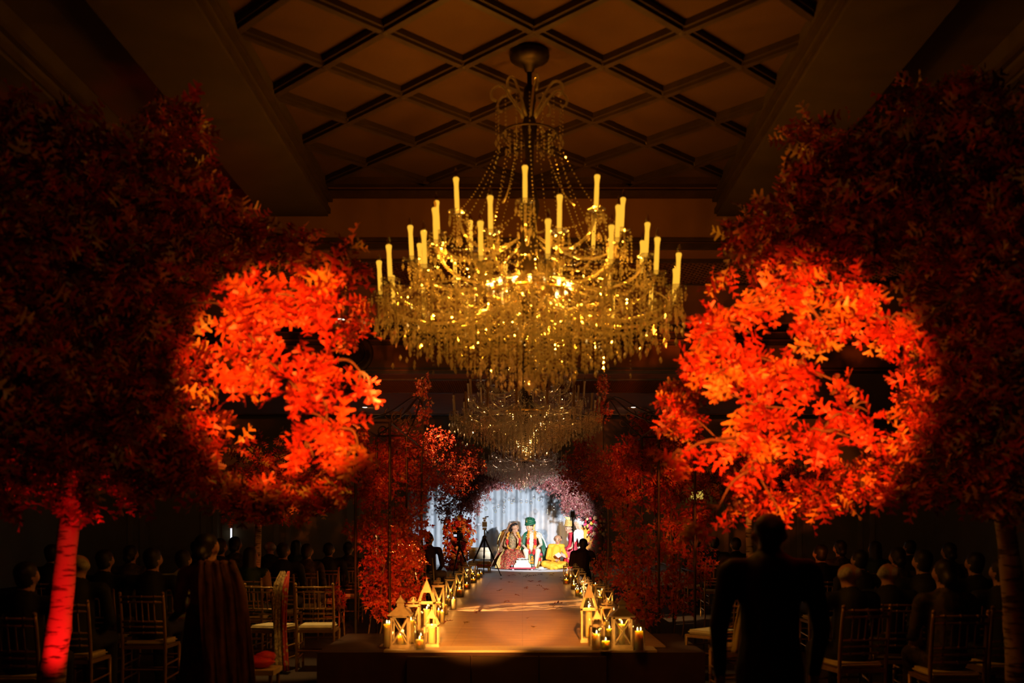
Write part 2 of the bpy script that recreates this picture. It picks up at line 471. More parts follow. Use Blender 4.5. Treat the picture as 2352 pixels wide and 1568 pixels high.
def leaf_meshes(tpl, m, nm, count=8):
    out = []
    for i in range(count):
        V, Pl = tpl
        V = V.copy(); V[:, 2] += 0.10 * np.sin(i * 1.7 + V[:, 1] * 4) * 0.5; V[:, 0] *= 0.85 + 0.06 * i % 0.3
        me = bpy.data.meshes.new(nm); me.from_pydata([tuple(p) for p in V], [], [list(map(int, f)) for f in Pl]); me.update()
        at = me.attributes.new('tint', 'FLOAT', 'POINT'); at.data.foreach_set('value', np.full(len(V), .3 + .7 * (i + .5) / count, np.float32))
        me.materials.append(m); out.append(me)
    return out

def leaf_parts(base, d, s, meshes, parent, name='leaf', tint=None):
    R = frames(d)
    if tint is None: tint = 0.3 + 0.7 * rng.beta(1.2, 1.9, len(base))
    for b, r, q, u in zip(base, R, s, tint):
        u = max(0.0, min(.999, (u - .3) / .7))
        o = link(name, meshes[min(len(meshes) - 1, int(u * len(meshes)))], parent)
        mtx = Matrix([list(row) for row in r]).to_4x4() @ Matrix.Diagonal((q, q, q, 1))
        mtx.translation = Vector(b)
        o.matrix_basis = mtx

def blob_points(blobs, n, surf=0.35):
    """points in a union of ellipsoids given as (px, py, distance, rx_px, ry_px[, depth radius])"""
    vol = np.array([b[3] * b[4] for b in blobs], float); vol /= vol.sum()
    idx = rng.choice(len(blobs), n, p=vol); out = []
    for i in idx:
        b = blobs[i]; px, py, dist, rx, ry = b[:5]
        c = P(px, py, dist); ax = rx * dist / F; az = ry * dist / F; ay = b[5] if len(b) > 5 else (ax + az) / 2
        u = rng.normal(size=3); u /= np.linalg.norm(u)
        rr = rng.uniform(surf, 1) ** 0.6
        out.append((c.x + u[0] * ax * rr, c.y + u[1] * ay * rr, c.z + u[2] * az * rr))
    return np.array(out)

# ------------------------------------------------------------------ the hall
HALF = 13.0; BACK = 31.6; CEIL = 4.95; SIDEC = 4.72; LOW = 4.26; FRONT = -2.0
struct(MB().box((0, (FRONT + BACK) / 2, -0.05), (2 * HALF + .4, BACK - FRONT + .4, 0.1)).build('floor', M['carpet']))
wb = struct(MB().box((0, BACK + 0.1, 2.6), (2 * HALF + .4, 0.2, 5.2)).build('wall_back', M['wall']))
struct(MB().box((-HALF - .1, (FRONT + BACK) / 2, 2.6), (0.2, BACK - FRONT, 5.2)).build('wall_left', M['wall']))
struct(MB().box((HALF + .1, (FRONT + BACK) / 2, 2.6), (0.2, BACK - FRONT, 5.2)).build('wall_right', M['wall']))
struct(MB().box((0, FRONT - .1, 2.6), (2 * HALF + .4, 0.2, 5.2)).build('wall_front', M['wall']))
me_p = MB().box((0, 0, 1.75), (0.16, 0.08, 3.5)).box((0, -.01, 3.55), (0.24, 0.12, .12)).box((0, -.01, .12), (.22, .11, .24)).mesh('pilaster'); setmat(me_p, M['pilaster'])
me_pn = MB().box((0, 0, 0), (1.5, 0.03, 2.4)).mesh('wall_panel'); setmat(me_pn, M['wall'])
for i, x in enumerate(np.arange(-12.2, 12.3, 2.3)):
    if abs(x) > 4.3:
        link('pilaster', me_p, wb, (x - .16, BACK - .02, 0)); link('pilaster', me_p, wb, (x + .22, BACK - .02, 0))
        link('wall_panel', me_pn, wb, (x + 1.18, BACK - .005, 1.9))
# ceiling: diamond coffer over the chandelier, framed by beams
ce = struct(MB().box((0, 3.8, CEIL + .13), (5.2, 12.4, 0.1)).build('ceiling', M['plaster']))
hx, hy, ox, oy = 0.508, 0.506, 0.075, 7.83
pan = MB()
g = 0.045
pts = [(0, hy - g), (hx - g, 0), (0, -hy + g), (-hx + g, 0)]
pan.add([(x, y, 0) for x, y in pts] + [(x, y, 0.06) for x, y in pts], [[0, 1, 2, 3], [7, 6, 5, 4], [0, 4, 5, 1], [1, 5, 6, 2], [2, 6, 7, 3], [3, 7, 4, 0]])
me_pan = setmat(pan.mesh('ceiling_panel'), M['panel'])
boss = setmat(MB().lathe([(0.05, 0.0), (0.09, -0.02), (0.075, -0.05), (0.03, -0.07), (0.0, -0.075)], 8).mesh('boss'), M['rib'])
for i in range(-16, 17):
    for j in range(-16, 17):
        if (i + j) % 2: continue
        x, y = ox + i * hx, oy + j * hy
        if abs(x) < 2.3 and -1.2 < y < 9.9:
            link('boss', boss, ce, (x, y, CEIL - .03), None, .6)
        x, y = ox + (i + 1) * hx, oy + j * hy
        if abs(x) < 2.4 and -1.2 < y < 9.9:
            link('ceiling_panel', me_pan, ce, (x, y, CEIL))
for sg in (1, -1):
    for k in range(-14, 15):
        # lines x - ox = sg * (y - oy) * hx / hy + 2 k hx, clipped to the coffer
        ya, yb = -1.6, 9.85
        xs = []
        for y in (ya, yb): xs.append(ox + sg * (y - oy) * hx / hy + 2 * k * hx + hx * 0)
        a, b = Vector((xs[0], ya, CEIL)), Vector((xs[1], yb, CEIL))
        # clip in x
        lo, hi = -2.35, 2.35
        t0, t1 = 0.0, 1.0; dx = b.x - a.x
        ta, tb = sorted(((lo - a.x) / dx, (hi - a.x) / dx)); t0, t1 = max(t0, ta), min(t1, tb)
        if t1 - t0 < 0.03: continue
        p, q = a.lerp(b, t0), a.lerp(b, t1)
        L = (q - p).length; ang = math.atan2(q.y - p.y, q.x - p.x)
        rm = Matrix.Rotation(ang, 3, 'Z')
        dz = 0.0 if sg > 0 else 0.004
        MB().box((0, 0, -.012 - dz), (L, 0.095, .06)).box((0, 0, -.05 - dz), (L, .05, .03)).build('ceiling_rib', M['rib'], ce).matrix_basis = Matrix.Translation((p + q) / 2) @ rm.to_4x4()
# side ceilings, long beams
n_t = 0
for s in (-1, 1):
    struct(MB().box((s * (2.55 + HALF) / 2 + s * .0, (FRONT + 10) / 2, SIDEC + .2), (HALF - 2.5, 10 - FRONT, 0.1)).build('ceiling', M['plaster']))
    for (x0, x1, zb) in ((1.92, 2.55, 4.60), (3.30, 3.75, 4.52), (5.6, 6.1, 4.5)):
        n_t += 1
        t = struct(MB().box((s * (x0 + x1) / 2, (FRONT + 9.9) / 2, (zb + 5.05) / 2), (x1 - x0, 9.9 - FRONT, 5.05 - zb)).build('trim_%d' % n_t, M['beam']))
        for xx in (x0, x1):
            MB().box((s * xx, (FRONT + 9.9) / 2, zb + .05), (.05, 9.9 - FRONT, .05)).box((s * xx, (FRONT + 9.9) / 2, zb + .16), (.09, 9.9 - FRONT, .04)).build('moulding', M['rib'], t)
# cross headers with a grille soffit: one behind the coffer, one further on
def header(y0, y1, gy0, gy1, n):
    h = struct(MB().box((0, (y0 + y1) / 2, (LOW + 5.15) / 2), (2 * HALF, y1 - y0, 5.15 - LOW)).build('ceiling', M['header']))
    MB().box((0, y0 - .03, CEIL - .02), (4.4 if n == 1 else 26, .16, .09)).build('cornice', M['moulding'], h)
    MB().box((0, y0 - .02, CEIL - .145), (4.6 if n == 1 else 26, .10, .06)).build('cornice', M['moulding'], h)
    MB().box((0, y0 - .012, LOW + .10), (2 * HALF, .05, .035)).build('moulding', M['moulding'], h)
    MB().box((0, y0 - .02, LOW + .03), (2 * HALF, .07, .05)).build('moulding', M['moulding'], h)
    MB().box((0, y1 - .02, LOW - .01), (2 * HALF, .06, .03)).build('moulding', M['moulding'], h)
    # the lattice grille, laid in a shallow frame
    gm = MB(); step = 0.085; W = 4.6; dg = gy1 - gy0
    for k in range(int((2 * W + dg) / step)):
        for sg in (1, -1):
            xa = -W - dg + k * step if sg > 0 else -W + k * step
            xb = xa + sg * dg
            if sg < 0: xa, xb = xa, xa - dg
            a = Vector((xa, gy0, LOW - .012)); b = Vector((xb, gy1, LOW - .012))
            if max(a.x, b.x) > W or min(a.x, b.x) < -W: continue
            gm.path([a, b], .011, 4)
    gm.build('grille_lattice', M['grille'], h)['kind'] = 'stuff'
    MB().box((0, gy0 - .03, LOW - .015), (2 * W, .05, .03)).box((0, gy1 + .03, LOW - .015), (2 * W, .05, .03)).build('grille_frame', M['moulding'], h)
    return h
h1 = header(9.9, 13.4, 10.25, 11.15, 1)
h2 = header(17.9, 24.2, 18.5, 20.2, 2)
struct(MB().box((0, 15.65, CEIL + .13), (2 * HALF, 4.5, 0.1)).build('ceiling', M['plaster']))
struct(MB().box((0, 27.9, CEIL + .13), (2 * HALF, 7.4, 0.1)).build('ceiling', M['plaster']))
# round plaster medallions on the second header
for x in (P(815, 800, 17.85).x, P(1605, 800, 17.85).x):
    md = thing('wall_medallion', 'round dark plaster medallion high on the cross beam', 'medallion', (x, 17.84, 4.62), 0, 'medallions on the cross beam')
    rx = Matrix.Rotation(math.pi / 2, 3, 'X')
    MB().lathe([(0.30, 0), (0.34, .02), (0.34, .05), (.28, .06), (.24, .04), (.0, .05)], 28).build('disc', M['moulding'], md, True).rotation_euler = (math.pi / 2, 0, 0)
    MB().torus((0, -.05, 0), .20, .02, 28, 6, rx).build('ring', M['rib'], md, True)
# recessed downlights
DL = [(1650, 730, 13.1), (783, 727, 13.1), (838, 933, 22.75), (1455, 935, 22.75), (1577, 936, 22.75)]
for px, py, d in DL:
    x = P(px, py, d).x
    t = thing('recessed_downlight', 'small bright recessed downlight in the beam soffit', 'light', (x, d, LOW), 0, 'recessed downlights in the beam soffits')
    MB().lathe([(.055, 0), (.085, 0), (.085, -.012), (.055, -.012)], 18).build('trim_ring', M['grey_metal'], t)
    spot('downlight_beam', (x, d, LOW - .03), (x * .6, d + 4.0, LOW - .1 if d < 15 else LOW - .6), 60 if d < 15 else 7, (1.0, .55, .2), 110, .8, .02)
    MB().lathe([(.052, -.004), (.052, -.013), (.0, -.014)], 16).build('lens', M['downlight'], t)
# platform with its step front, aisle boards and stage
PF = D(1493)
pl = struct(MB().box((-0.11, PF + .85, PLAT / 2 - .01), (3.72, 1.7, PLAT - .02)).build('floor', M['skirt_dark']))
for k, (a, b) in enumerate(((-1.10, -.49), (-.485, .155), (.16, .80))):
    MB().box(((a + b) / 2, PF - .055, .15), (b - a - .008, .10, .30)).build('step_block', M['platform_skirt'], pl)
struct(MB().box((-.02, PF + .17, PLAT - .011), (2.62, .34, .022)).build('floor', M['runner']))
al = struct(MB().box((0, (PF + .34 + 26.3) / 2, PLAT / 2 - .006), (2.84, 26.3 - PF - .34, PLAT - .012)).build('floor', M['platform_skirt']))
nb = 0
y = PF + .345
while y < 26.2:
    L = min(1.215, 26.3 - y)
    for (xa, xb) in ((-1.42, -.71), (-.71, 0), (0, .71), (.71, 1.42)):
        MB().box(((xa + xb) / 2, y + L / 2, PLAT - .006), (xb - xa - .0012, L - .0012, .012)).build('floor_board', M['floor'], al)
    y += L
struct(MB().box((0, 28.9, PLAT / 2), (9.6, 5.2, PLAT)).build('floor', M['stage_white']))
# voile backdrop in folds
def curtain(name, label, x0, x1, z0, z1, y):
    m = MB(); n = int((x1 - x0) / .035)
    xs = [x0 + (x1 - x0) * i / n for i in range(n + 1)]
    zz = [z0, z0 + .5, (z0 + z1) / 2, z1]
    vs = []
    for j, z in enumerate(zz):
        for i, x in enumerate(xs):
            f = .09 * math.sin(x * 11 + 1.3 * math.sin(x * 2.1)) + .05 * math.sin(x * 27 + 2 + math.sin(x * 3)) + .02 * math.sin(x * 5.3 + j)
            vs.append((x, y + f, z))
    k = n + 1
    m.add(vs, [[j * k + i, j * k + i + 1, (j + 1) * k + i + 1, (j + 1) * k + i] for j in range(len(zz) - 1) for i in range(n)])
    o = m.build(name, M['curtain'], None, True)
    md = o.modifiers.new('thick', 'SOLIDIFY'); md.thickness = .006
    return tag(o, label, 'curtain')
cu = curtain('backdrop_curtain', 'pale blue white voile curtain hanging in folds behind the couple', -3.6, 2.1, PLAT + .01, 3.55, 30.9)
MB().tube((-3.7, 30.9, 3.57), (2.2, 30.9, 3.57), .02).build('curtain_rod', M['grey_metal'], cu)
# wall sconce and a gap of light, made as a glowing strip, on the far wall
p = P(1600, 1136, BACK - .1)
t = thing('wall_sconce', 'glowing amber square wall sconce on the far wall', 'light', p)
MB().box((0, -.08, 0), (.36, .14, .28)).build('shade', M['sconce'], t); MB().box((0, .02, -.02), (.12, .1, .4)).build('back_plate', M['gold'], t)
p = P(531, 1226, BACK - .1)
t = thing('light_slit', 'slim upright gap of white light at the far wall, made as a glowing strip', 'light', p)
MB().tube((0, 0, -.16), (0, 0, .18), .028, n=10).build('tube', M['slit'], t); MB().box((0, .05, 0), (.05, .08, .42)).build('slit_backing', M['grey_metal'], t)

# ------------------------------------------------------------------ chandeliers
def bez(pts, n=14):
    """smooth curve through control points (Catmull-Rom)"""
    p = [Vector(q) for q in pts]; p = [p[0] * 2 - p[1]] + p + [p[-1] * 2 - p[-2]]
    out = []; m = len(p) - 3
    for s in range(m):
        a, b, c, d = p[s:s + 4]
        k = max(2, n // m)
        for i in range(k + (1 if s == m - 1 else 0)):
            t = i / k
            out.append(0.5 * ((2 * b) + (c - a) * t + (2 * a - 5 * b + 4 * c - d) * t * t + (3 * b - a - 3 * c + d) * t ** 3))
    return out

TIERS = [(16, 1.06, -1.77, 0.1), (12, 0.845, -1.545, 0.22), (8, 0.66, -1.30, -0.05)]
def pol(r, a, z): return Vector((r * math.cos(a), r * math.sin(a), z))

def make_chandelier(label, loc):
    t = thing('crystal_chandelier', label, 'chandelier', loc, 0, 'crystal chandeliers along the aisle')
    MB().lathe([(.0, 0.0), (.13, 0), (.145, -.03), (.14, -.06), (.09, -.09), (.045, -.11), (.03, -.15), (0, -.16)], 20).build('ceiling_canopy', M['iron'], t, True)
    MB().lathe([(.018, -.1), (.018, -.24), (.04, -.27), (.05, -.36), (.03, -.44), (.06, -.55), (.035, -.68), (.028, -.9), (.05, -1.0), (.075, -1.12), (.05, -1.25), (.06, -1.4), (.10, -1.55), (.12, -1.68), (.09, -1.80), (.03, -1.9), (0, -1.95)], 14).build('stem', M['iron'], t, True)
    # crown of small scrolls near the top
    for k in range(8):
        a = 2 * math.pi * k / 8 + .2
        pts = [pol(r, a, z) for r, z in ((.04, -.48), (.12, -.36), (.20, -.27), (.27, -.30), (.275, -.36), (.24, -.38))]
        MB().path(bez(pts, 15), [.012] * 16 if False else .010, 6).build('crown_scroll', M['crystal'], t, True)
    MB().torus((0, 0, -.60), .20, .008, 24, 6).build('hoop', M['iron'], t, True); MB().torus((0, 0, -1.74), .29, .014, 28, 6).build('hoop', M['gold'], t, True)
    MB().torus((0, 0, -1.84), .66, .005, 36, 5).build('hoop', M['crystal'], t, True); MB().torus((0, 0, -1.86), 1.0, .005, 48, 5).build('hoop', M['crystal'], t, True)
    # arms, dishes, candles
    sleeve = MB().lathe([(.0135, 0), (.015, .02), (.0155, .12), (.0145, .175), (.0165, .20), (.0205, .225), (.0175, .234), (.0, .235)], 12).mesh('candle_sleeve', True)
    setmat(sleeve, M['sleeve_lit'])
    bulb = setmat(MB().lathe([(.006, .235), (.012, .245), (.013, .258), (.008, .28), (.002, .30)], 8).mesh('flame_bulb', True), M['bulb_clear'])
    dish = setmat(MB().lathe([(.012, -.022), (.02, -.012), (.05, -.004), (.068, .006), (.066, .010), (.04, .002), (.014, .0)], 16).mesh('drip_dish', True), M['glass'])
    drop = setmat(MB().octa((0, 0, -.012), .007, .010).add([(0, 0, -.024), (.012, 0, -.055), (0, .006, -.055), (-.012, 0, -.055), (0, -.006, -.055), (0, 0, -.085)],
        [[0, 1, 2], [0, 2, 3], [0, 3, 4], [0, 4, 1], [5, 2, 1], [5, 3, 2], [5, 4, 3], [5, 1, 4]]).mesh('crystal_drop'), M['crystal'])
    tips = []
    for n, R, z, ph in TIERS:
        hub = z - .02 if R > 1 else z - .12
        prof = [(.10, hub + .06), (.30 * R / 1.06, z - .12), (.60 * R, z - .20), (.88 * R, z - .15), (R, z - .02)]
        arm = setmat(MB().path(bez([Vector((r, 0, q)) for r, q in prof], 16), .011, 6).mesh('arm', True), M['crystal'])
        for k in range(n):
            a = ph + 2 * math.pi * k / n
            link('arm', arm, t, None, (0, 0, a))
            c = pol(R, a, z); tips.append((c, a, R))
            link('drip_dish', dish, t, c)
            tilt = .05
            s = link('candle_sleeve', sleeve, t, c, (tilt * -math.sin(a), tilt * math.cos(a), 0))
            link('flame_bulb', bulb, s)
    nd = 0
    for c, a, R in tips:
        for q in range(5):
            b = a + 2 * math.pi * q / 5
            link('crystal_drop', drop, t, (c.x + .062 * math.cos(b), c.y + .062 * math.sin(b), c.z - .002), (0, 0, b)); nd += 1
    # rim of large drops along the lower edge
    for k in range(110):
        a = 2 * math.pi * k / 110; R = 1.10 - .12 * (k % 3)
        link('crystal_drop', drop, t, pol(R, a, -1.95 - .05 * (k % 3) - .04 * math.sin(a * 8)), (0, 0, a), 1.25); nd += 1
    # strands of beads: skirt, swags and the chains from the crown
    b = MB(); r1 = random.Random(3)
    def zbot(r): return float(np.interp(r, [0, .2, .45, .67, .85, 1.08], [-2.40, -2.35, -2.27, -2.17, -2.06, -1.97]))
    for R in (.06, .13, .20, .27, .34, .42, .5, .58, .66, .74, .82, .9, .98, 1.06):
        n = int(10 + R * 46)
        for k in range(n):
            a = 2 * math.pi * (k + r1.random() * .5) / n
            rr = R + r1.uniform(-.025, .025)
            z = -1.80 - r1.uniform(0, .10) + (.06 if R < .3 else 0); zb = zbot(rr) + r1.uniform(-.04, .10)
            while z > zb:
                b.octa(pol(rr, a, z), .0085, .0095); z -= r1.uniform(.024, .040)
            b.octa(pol(rr, a, zb - .03), .012, .030)
    def chain(p, q, sag, step=.026, r=.008):
        L = (q - p).length; m = max(3, int(L * 1.1 / step))
        for i in range(m + 1):
            u = i / m; v = p.lerp(q, u); v.z -= sag * 4 * u * (1 - u)
            b.octa(v, r, r)
    for ti, (n, R, z, ph) in enumerate(TIERS):
        for k in range(n):
            a0 = ph + 2 * math.pi * k / n; a1 = ph + 2 * math.pi * (k + 1) / n
            chain(pol(R, a0, z - .01), pol(R, a1, z - .01), .13)
            chain(pol(R * .95, a0, z - .03), pol(R * .55, (a0 + a1) / 2, z - .05), .10)
            for q in range(7):
                aa = a0 + (a1 - a0) * r1.random(); rq = R * r1.uniform(.3, 1.0); z0 = z - .10 + r1.uniform(-.1, .05)
                for s in range(r1.randint(3, 9)): b.octa(pol(rq, aa, z0 - s * .03), .008, .009)
                b.octa(pol(rq, aa, z0 - .03 * 9), .011, .026)
    for c, a, R in tips:
        for q in range(9):
            b2 = r1.uniform(0, 6.28); rq = r1.uniform(.02, .085); z0 = c.z - .02 - r1.uniform(0, .03)
            for s in range(r1.randint(2, 6)): b.octa((c.x + rq * math.cos(b2), c.y + rq * math.sin(b2), z0 - s * .024), .0085, .0095)
            b.octa((c.x + rq * math.cos(b2), c.y + rq * math.sin(b2), z0 - .16), .011, .026)
    for k in range(16):
        a = 2 * math.pi * k / 16
        chain(pol(.20, a, -.62), pol(.62 if k % 2 else .45, a + .1, -1.28 if k % 2 else -1.42), .10, .030, .007)
        for s in range(8): b.octa(pol(.24, a, -.40 - s * .028), .007, .009)
        b.octa(pol(.24, a, -.66), .011, .03)
        for s in range(5): b.octa(pol(.15, a, -.62 - s * .03), .008, .010)
    st = b.mesh('crystal_strands'); setmat(st, M['crystal'])
    link('crystal_strands', st, t)['kind'] = 'stuff'
    # glass bowl of pendants at the foot and the ball
    for k in range(10):
        a = 2 * math.pi * k / 10
        MB().octa(pol(.07, a, -2.36), .010, .045).build('foot_pendant', M['crystal'], t)
    MB().ell((0, 0, -2.40), .043, 18, 12).tube((0, 0, -2.36), (0, 0, -2.30), .008).build('glass_ball', M['crystal'], t, True)
    rb = setmat(MB().lathe([(.008, 0), (.012, .012), (.012, .03), (.005, .05), (0, .052)], 8).mesh('ring_bulb', True), M['bulb_lit'])
    for k in range(16):
        link('ring_bulb', rb, t, pol(.29, 2 * math.pi * k / 16, -1.725))
    return t

CH_X = 0.05
ch1 = make_chandelier('large lit crystal chandelier with glowing candle sleeves hanging over the entrance end of the aisle', (CH_X, 7.2, CEIL))
def dim_copy(label, y, dx=0.0):
    c = copy_tree(ch1); c['label'] = label; c.location = (CH_X + dx, y, CEIL)
    c.rotation_euler = (0, 0, .17)
    for o in list(c.children):
        if o.name.split('.')[0] in ('candle_sleeve', 'ring_bulb'):
            o.material_slots[0].link = 'OBJECT'; o.material_slots[0].material = M['sleeve_off']
    return c
ch2 = dim_copy('dimmed crystal chandelier hanging midway along the aisle below the lattice soffit', 14.6)
ch3 = dim_copy('dimmed crystal chandelier hanging just in front of the floral stage arch', 25.6)
for k in range(6):
    a = 2 * math.pi * k / 6 + .3
    point('chandelier_bulb_light', pol(.30, a, -1.70), 13.0, (1.0, 0.35, 0.02), .015, ch1)
for k in range(8):
    a = 2 * math.pi * k / 8
    point('chandelier_bulb_light', pol(.72, a, -1.62), 8.0, (1.0, 0.35, 0.02), .015, ch1)
for c, pw, q, cl in ((ch2, 3.5, 1.5, (1.0, 0.46, 0.11)), (ch3, .8, 1.3, (1.0, 0.50, 0.30))):  # fill lamps added to brighten the rear chandeliers; no glowing bulbs there
    point('chandelier_fill_light', (0, -.05, -2.28), pw, cl, .02, c)
    for k in range(5): point('chandelier_fill_light', pol(.62, 2 * math.pi * k / 5 - .9, -1.72), q, cl, .015, c)

# ------------------------------------------------------------------ trees in autumn leaf
OAKM = leaf_meshes(OAK, M['oak'], 'leaf')
def tree(name, label, trunk, r0, fork, blobs, bright, n_spr, n_bright, leaf, group='autumn oak trees beside the chairs'):
    """trunk: list of points; blobs: crown ellipsoids; bright: branch ellipsoids reaching over the aisle"""
    t = thing(name, label, 'tree', trunk[0], 0, group)
    o = Vector(trunk[0])
    tp = bez([Vector(p) - o for p in trunk], 20)
    rad = [r0 * (1 - .55 * i / (len(tp) - 1)) * (1 + .05 * math.sin(i * 2.3)) for i in range(len(tp))]
    MB().path(tp, rad, 14).build('trunk', M['bark'], t, True)
    fk = Vector(fork) - o
    done = [fk]; todo = [(P(*bl[:3]) - o, bl) for bl in blobs + bright]
    while todo:
        i, j = min(((i, j) for i in range(len(done)) for j in range(len(todo))), key=lambda e: (done[e[0]] - todo[e[1]][0]).length)
        c, bl = todo.pop(j); st = done[i]; done.append(c)
        mid = st.lerp(c, .5) + Vector((random.uniform(-.06, .06), random.uniform(-.06, .06), .05))
        r_ = .022 if i == 0 else .011
        MB().path(bez([st, mid, c], 12), [r_ * (1 - .6 * i_ / 12) for i_ in range(13)], 6).build('branch', M['twig'], t, True)
        if bl in bright:
            for q in range(3):
                e = c + Vector((random.uniform(-1, 1) * bl[3], random.uniform(-.5, .5) * bl[3], random.uniform(-1, 1) * bl[4])) * bl[2] / F
                MB().path(bez([c.lerp(mid, .3), c.lerp(e, .5) + Vector((0, 0, .03)), e], 8), [.008, .007, .006, .006, .005, .005, .004, .004, .003], 5).build('twig', M['twig'], t, True)
    oo = np.array(o)
    if bright:
        pts = blob_points(bright, n_bright, .05) - oo
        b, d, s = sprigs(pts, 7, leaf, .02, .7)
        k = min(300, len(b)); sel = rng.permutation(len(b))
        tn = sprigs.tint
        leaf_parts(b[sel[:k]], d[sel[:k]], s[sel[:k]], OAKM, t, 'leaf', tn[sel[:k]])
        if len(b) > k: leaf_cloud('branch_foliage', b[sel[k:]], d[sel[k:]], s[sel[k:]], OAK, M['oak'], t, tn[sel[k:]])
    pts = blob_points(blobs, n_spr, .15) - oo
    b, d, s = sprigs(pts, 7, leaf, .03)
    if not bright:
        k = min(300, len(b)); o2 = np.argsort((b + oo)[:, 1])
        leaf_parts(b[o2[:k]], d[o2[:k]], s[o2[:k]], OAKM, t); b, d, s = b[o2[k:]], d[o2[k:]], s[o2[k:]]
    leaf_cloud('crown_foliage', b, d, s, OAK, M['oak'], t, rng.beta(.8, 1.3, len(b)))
    return t

LB = [(600, 715, 5.3, 85, 60, .15), (700, 690, 5.3, 55, 55, .15), (758, 628, 5.3, 28, 32, .1), (545, 700, 5.4, 45, 55, .12), (600, 830, 5.3, 85, 45, .15),
      (735, 835, 5.3, 70, 55, .15), (690, 900, 5.2, 80, 40, .15), (560, 870, 5.3, 45, 50, .12), (838, 865, 5.3, 24, 34, .1), (750, 985, 5.2, 70, 42, .12), (705, 1030, 5.2, 45, 22, .1), (825, 1035, 5.2, 38, 22, .1), (560, 770, 5.4, 40, 40, .1)]
LC = [(150, 420, 5.7, 170, 190, .5), (380, 380, 6.0, 110, 150, .45), (470, 520, 6.1, 120, 140, .45), (60, 640, 5.5, 150, 180, .5), (280, 640, 5.9, 170, 170, .5), (370, 730, 6.0, 110, 150, .4), (150, 880, 5.7, 190, 170, .5), (370, 930, 6.0, 170, 150, .45),
      (420, 1020, 6.1, 110, 90, .4), (110, 1060, 5.8, 170, 110, .45), (330, 1090, 6.1, 170, 80, .4), (560, 1135, 6.3, 150, 45, .4), (90, 300, 5.6, 100, 80, .35), (420, 260, 6.0, 60, 50, .25), (720, 1130, 6.4, 80, 40, .3), (800, 600, 6.2, 45, 55, .2), (690, 560, 6.2, 90, 30, .25), (790, 720, 6.3, 50, 50, .25), (580, 540, 6.2, 60, 40, .3), (-30, 820, 5.3, 100, 250, .4)]
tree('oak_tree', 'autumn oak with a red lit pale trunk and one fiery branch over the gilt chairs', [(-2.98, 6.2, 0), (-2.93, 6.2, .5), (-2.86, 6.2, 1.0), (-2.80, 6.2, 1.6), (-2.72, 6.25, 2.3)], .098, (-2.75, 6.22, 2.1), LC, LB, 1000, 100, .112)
RB = [(1660, 755, 5.4, 70, 50, .15), (1590, 832, 5.4, 45, 36, .12), (1742, 690, 5.4, 30, 45, .1), (1830, 655, 5.5, 60, 50, .15), (1960, 685, 5.6, 60, 45, .15), (1890, 745, 5.5, 90, 55, .15), (2040, 745, 5.6, 45, 60, .12), (2112, 745, 5.6, 14, 20, .06),
      (1720, 840, 5.4, 95, 60, .15), (1830, 850, 5.5, 60, 60, .15), (1940, 885, 5.5, 60, 35, .12), (1740, 955, 5.4, 100, 60, .15), (1690, 1020, 5.4, 85, 42, .15), (1960, 950, 5.5, 55, 50, .12), (1880, 1005, 5.5, 75, 35, .12), (1730, 1075, 5.4, 45, 26, .1), (1640, 1185, 5.3, 58, 30, .1), (1555, 1048, 5.3, 16, 16, .05), (1785, 1165, 5.6, 16, 22, .06)]
RC = [(2000, 420, 6.0, 150, 150, .45), (1870, 370, 6.1, 75, 90, .3), (2100, 300, 6.0, 120, 100, .35), (2280, 330, 5.6, 130, 140, .45), (2200, 520, 5.8, 170, 160, .5), (1850, 540, 6.2, 130, 110, .4), (1740, 520, 6.3, 70, 70, .25), (2320, 640, 5.5, 130, 190, .45), (2190, 720, 6.1, 110, 150, .4), (1760, 600, 6.4, 90, 50, .3), (2250, 880, 5.8, 150, 170, .5), (2160, 900, 6.1, 100, 150, .4), (1980, 540, 6.2, 130, 60, .35),
      (2150, 1050, 6.0, 160, 100, .45), (2330, 1080, 5.6, 110, 120, .4), (1980, 1110, 6.2, 120, 50, .35), (1860, 1150, 6.4, 90, 40, .3), (1720, 1150, 6.5, 80, 30, .3), (2230, 220, 5.8, 70, 50, .25), (1560, 930, 6.6, 40, 60, .2), (1640, 640, 6.5, 25, 25, .1)]
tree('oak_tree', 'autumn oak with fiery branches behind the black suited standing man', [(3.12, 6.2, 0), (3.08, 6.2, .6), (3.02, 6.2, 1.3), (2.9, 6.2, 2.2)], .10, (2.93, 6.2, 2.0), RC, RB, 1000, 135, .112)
# smaller trees further back among the guests
SB = [(590, 1130, 13.1, 120, 55, .5), (500, 1110, 13.4, 100, 60, .5), (700, 1120, 13.4, 110, 65, .5), (640, 1060, 13.2, 130, 60, .6), (780, 1060, 13.6, 80, 70, .4), (560, 1170, 12.9, 60, 26, .3), (660, 1175, 12.9, 70, 26, .3)]
SB2 = [(1640, 1100, 12.5, 110, 60, .5), (1740, 1110, 12.6, 110, 60, .5), (1560, 1060, 12.4, 70, 60, .4), (1830, 1120, 12.8, 100, 60, .5), (1700, 1040, 12.6, 120, 60, .5)]
x2 = P(588, 1215, 13.2).x
tree('oak_tree', 'small autumn oak with an orange lit trunk standing among seated guests', [(x2 - .05, 13.2, 0), (x2, 13.2, .8), (x2 + .03, 13.2, 1.5), (x2, 13.2, 1.9)], .065, (x2, 13.2, 1.75), SB, [], 260, 0, .11)
x3 = P(1720, 1215, 12.5).x
tree('oak_tree', 'small dark autumn oak behind the draped gilt chair', [(x3, 12.5, 0), (x3 + .03, 12.5, .8), (x3, 12.5, 1.5), (x3, 12.5, 1.9)], .065, (x3, 12.5, 1.75), SB2, [], 260, 0, .11)
spot('small_tree_uplight', (x2 + .35, 12.6, .08), (x2 + .02, 13.2, 1.5), 14, (1.0, .12, .02), 60, .5)

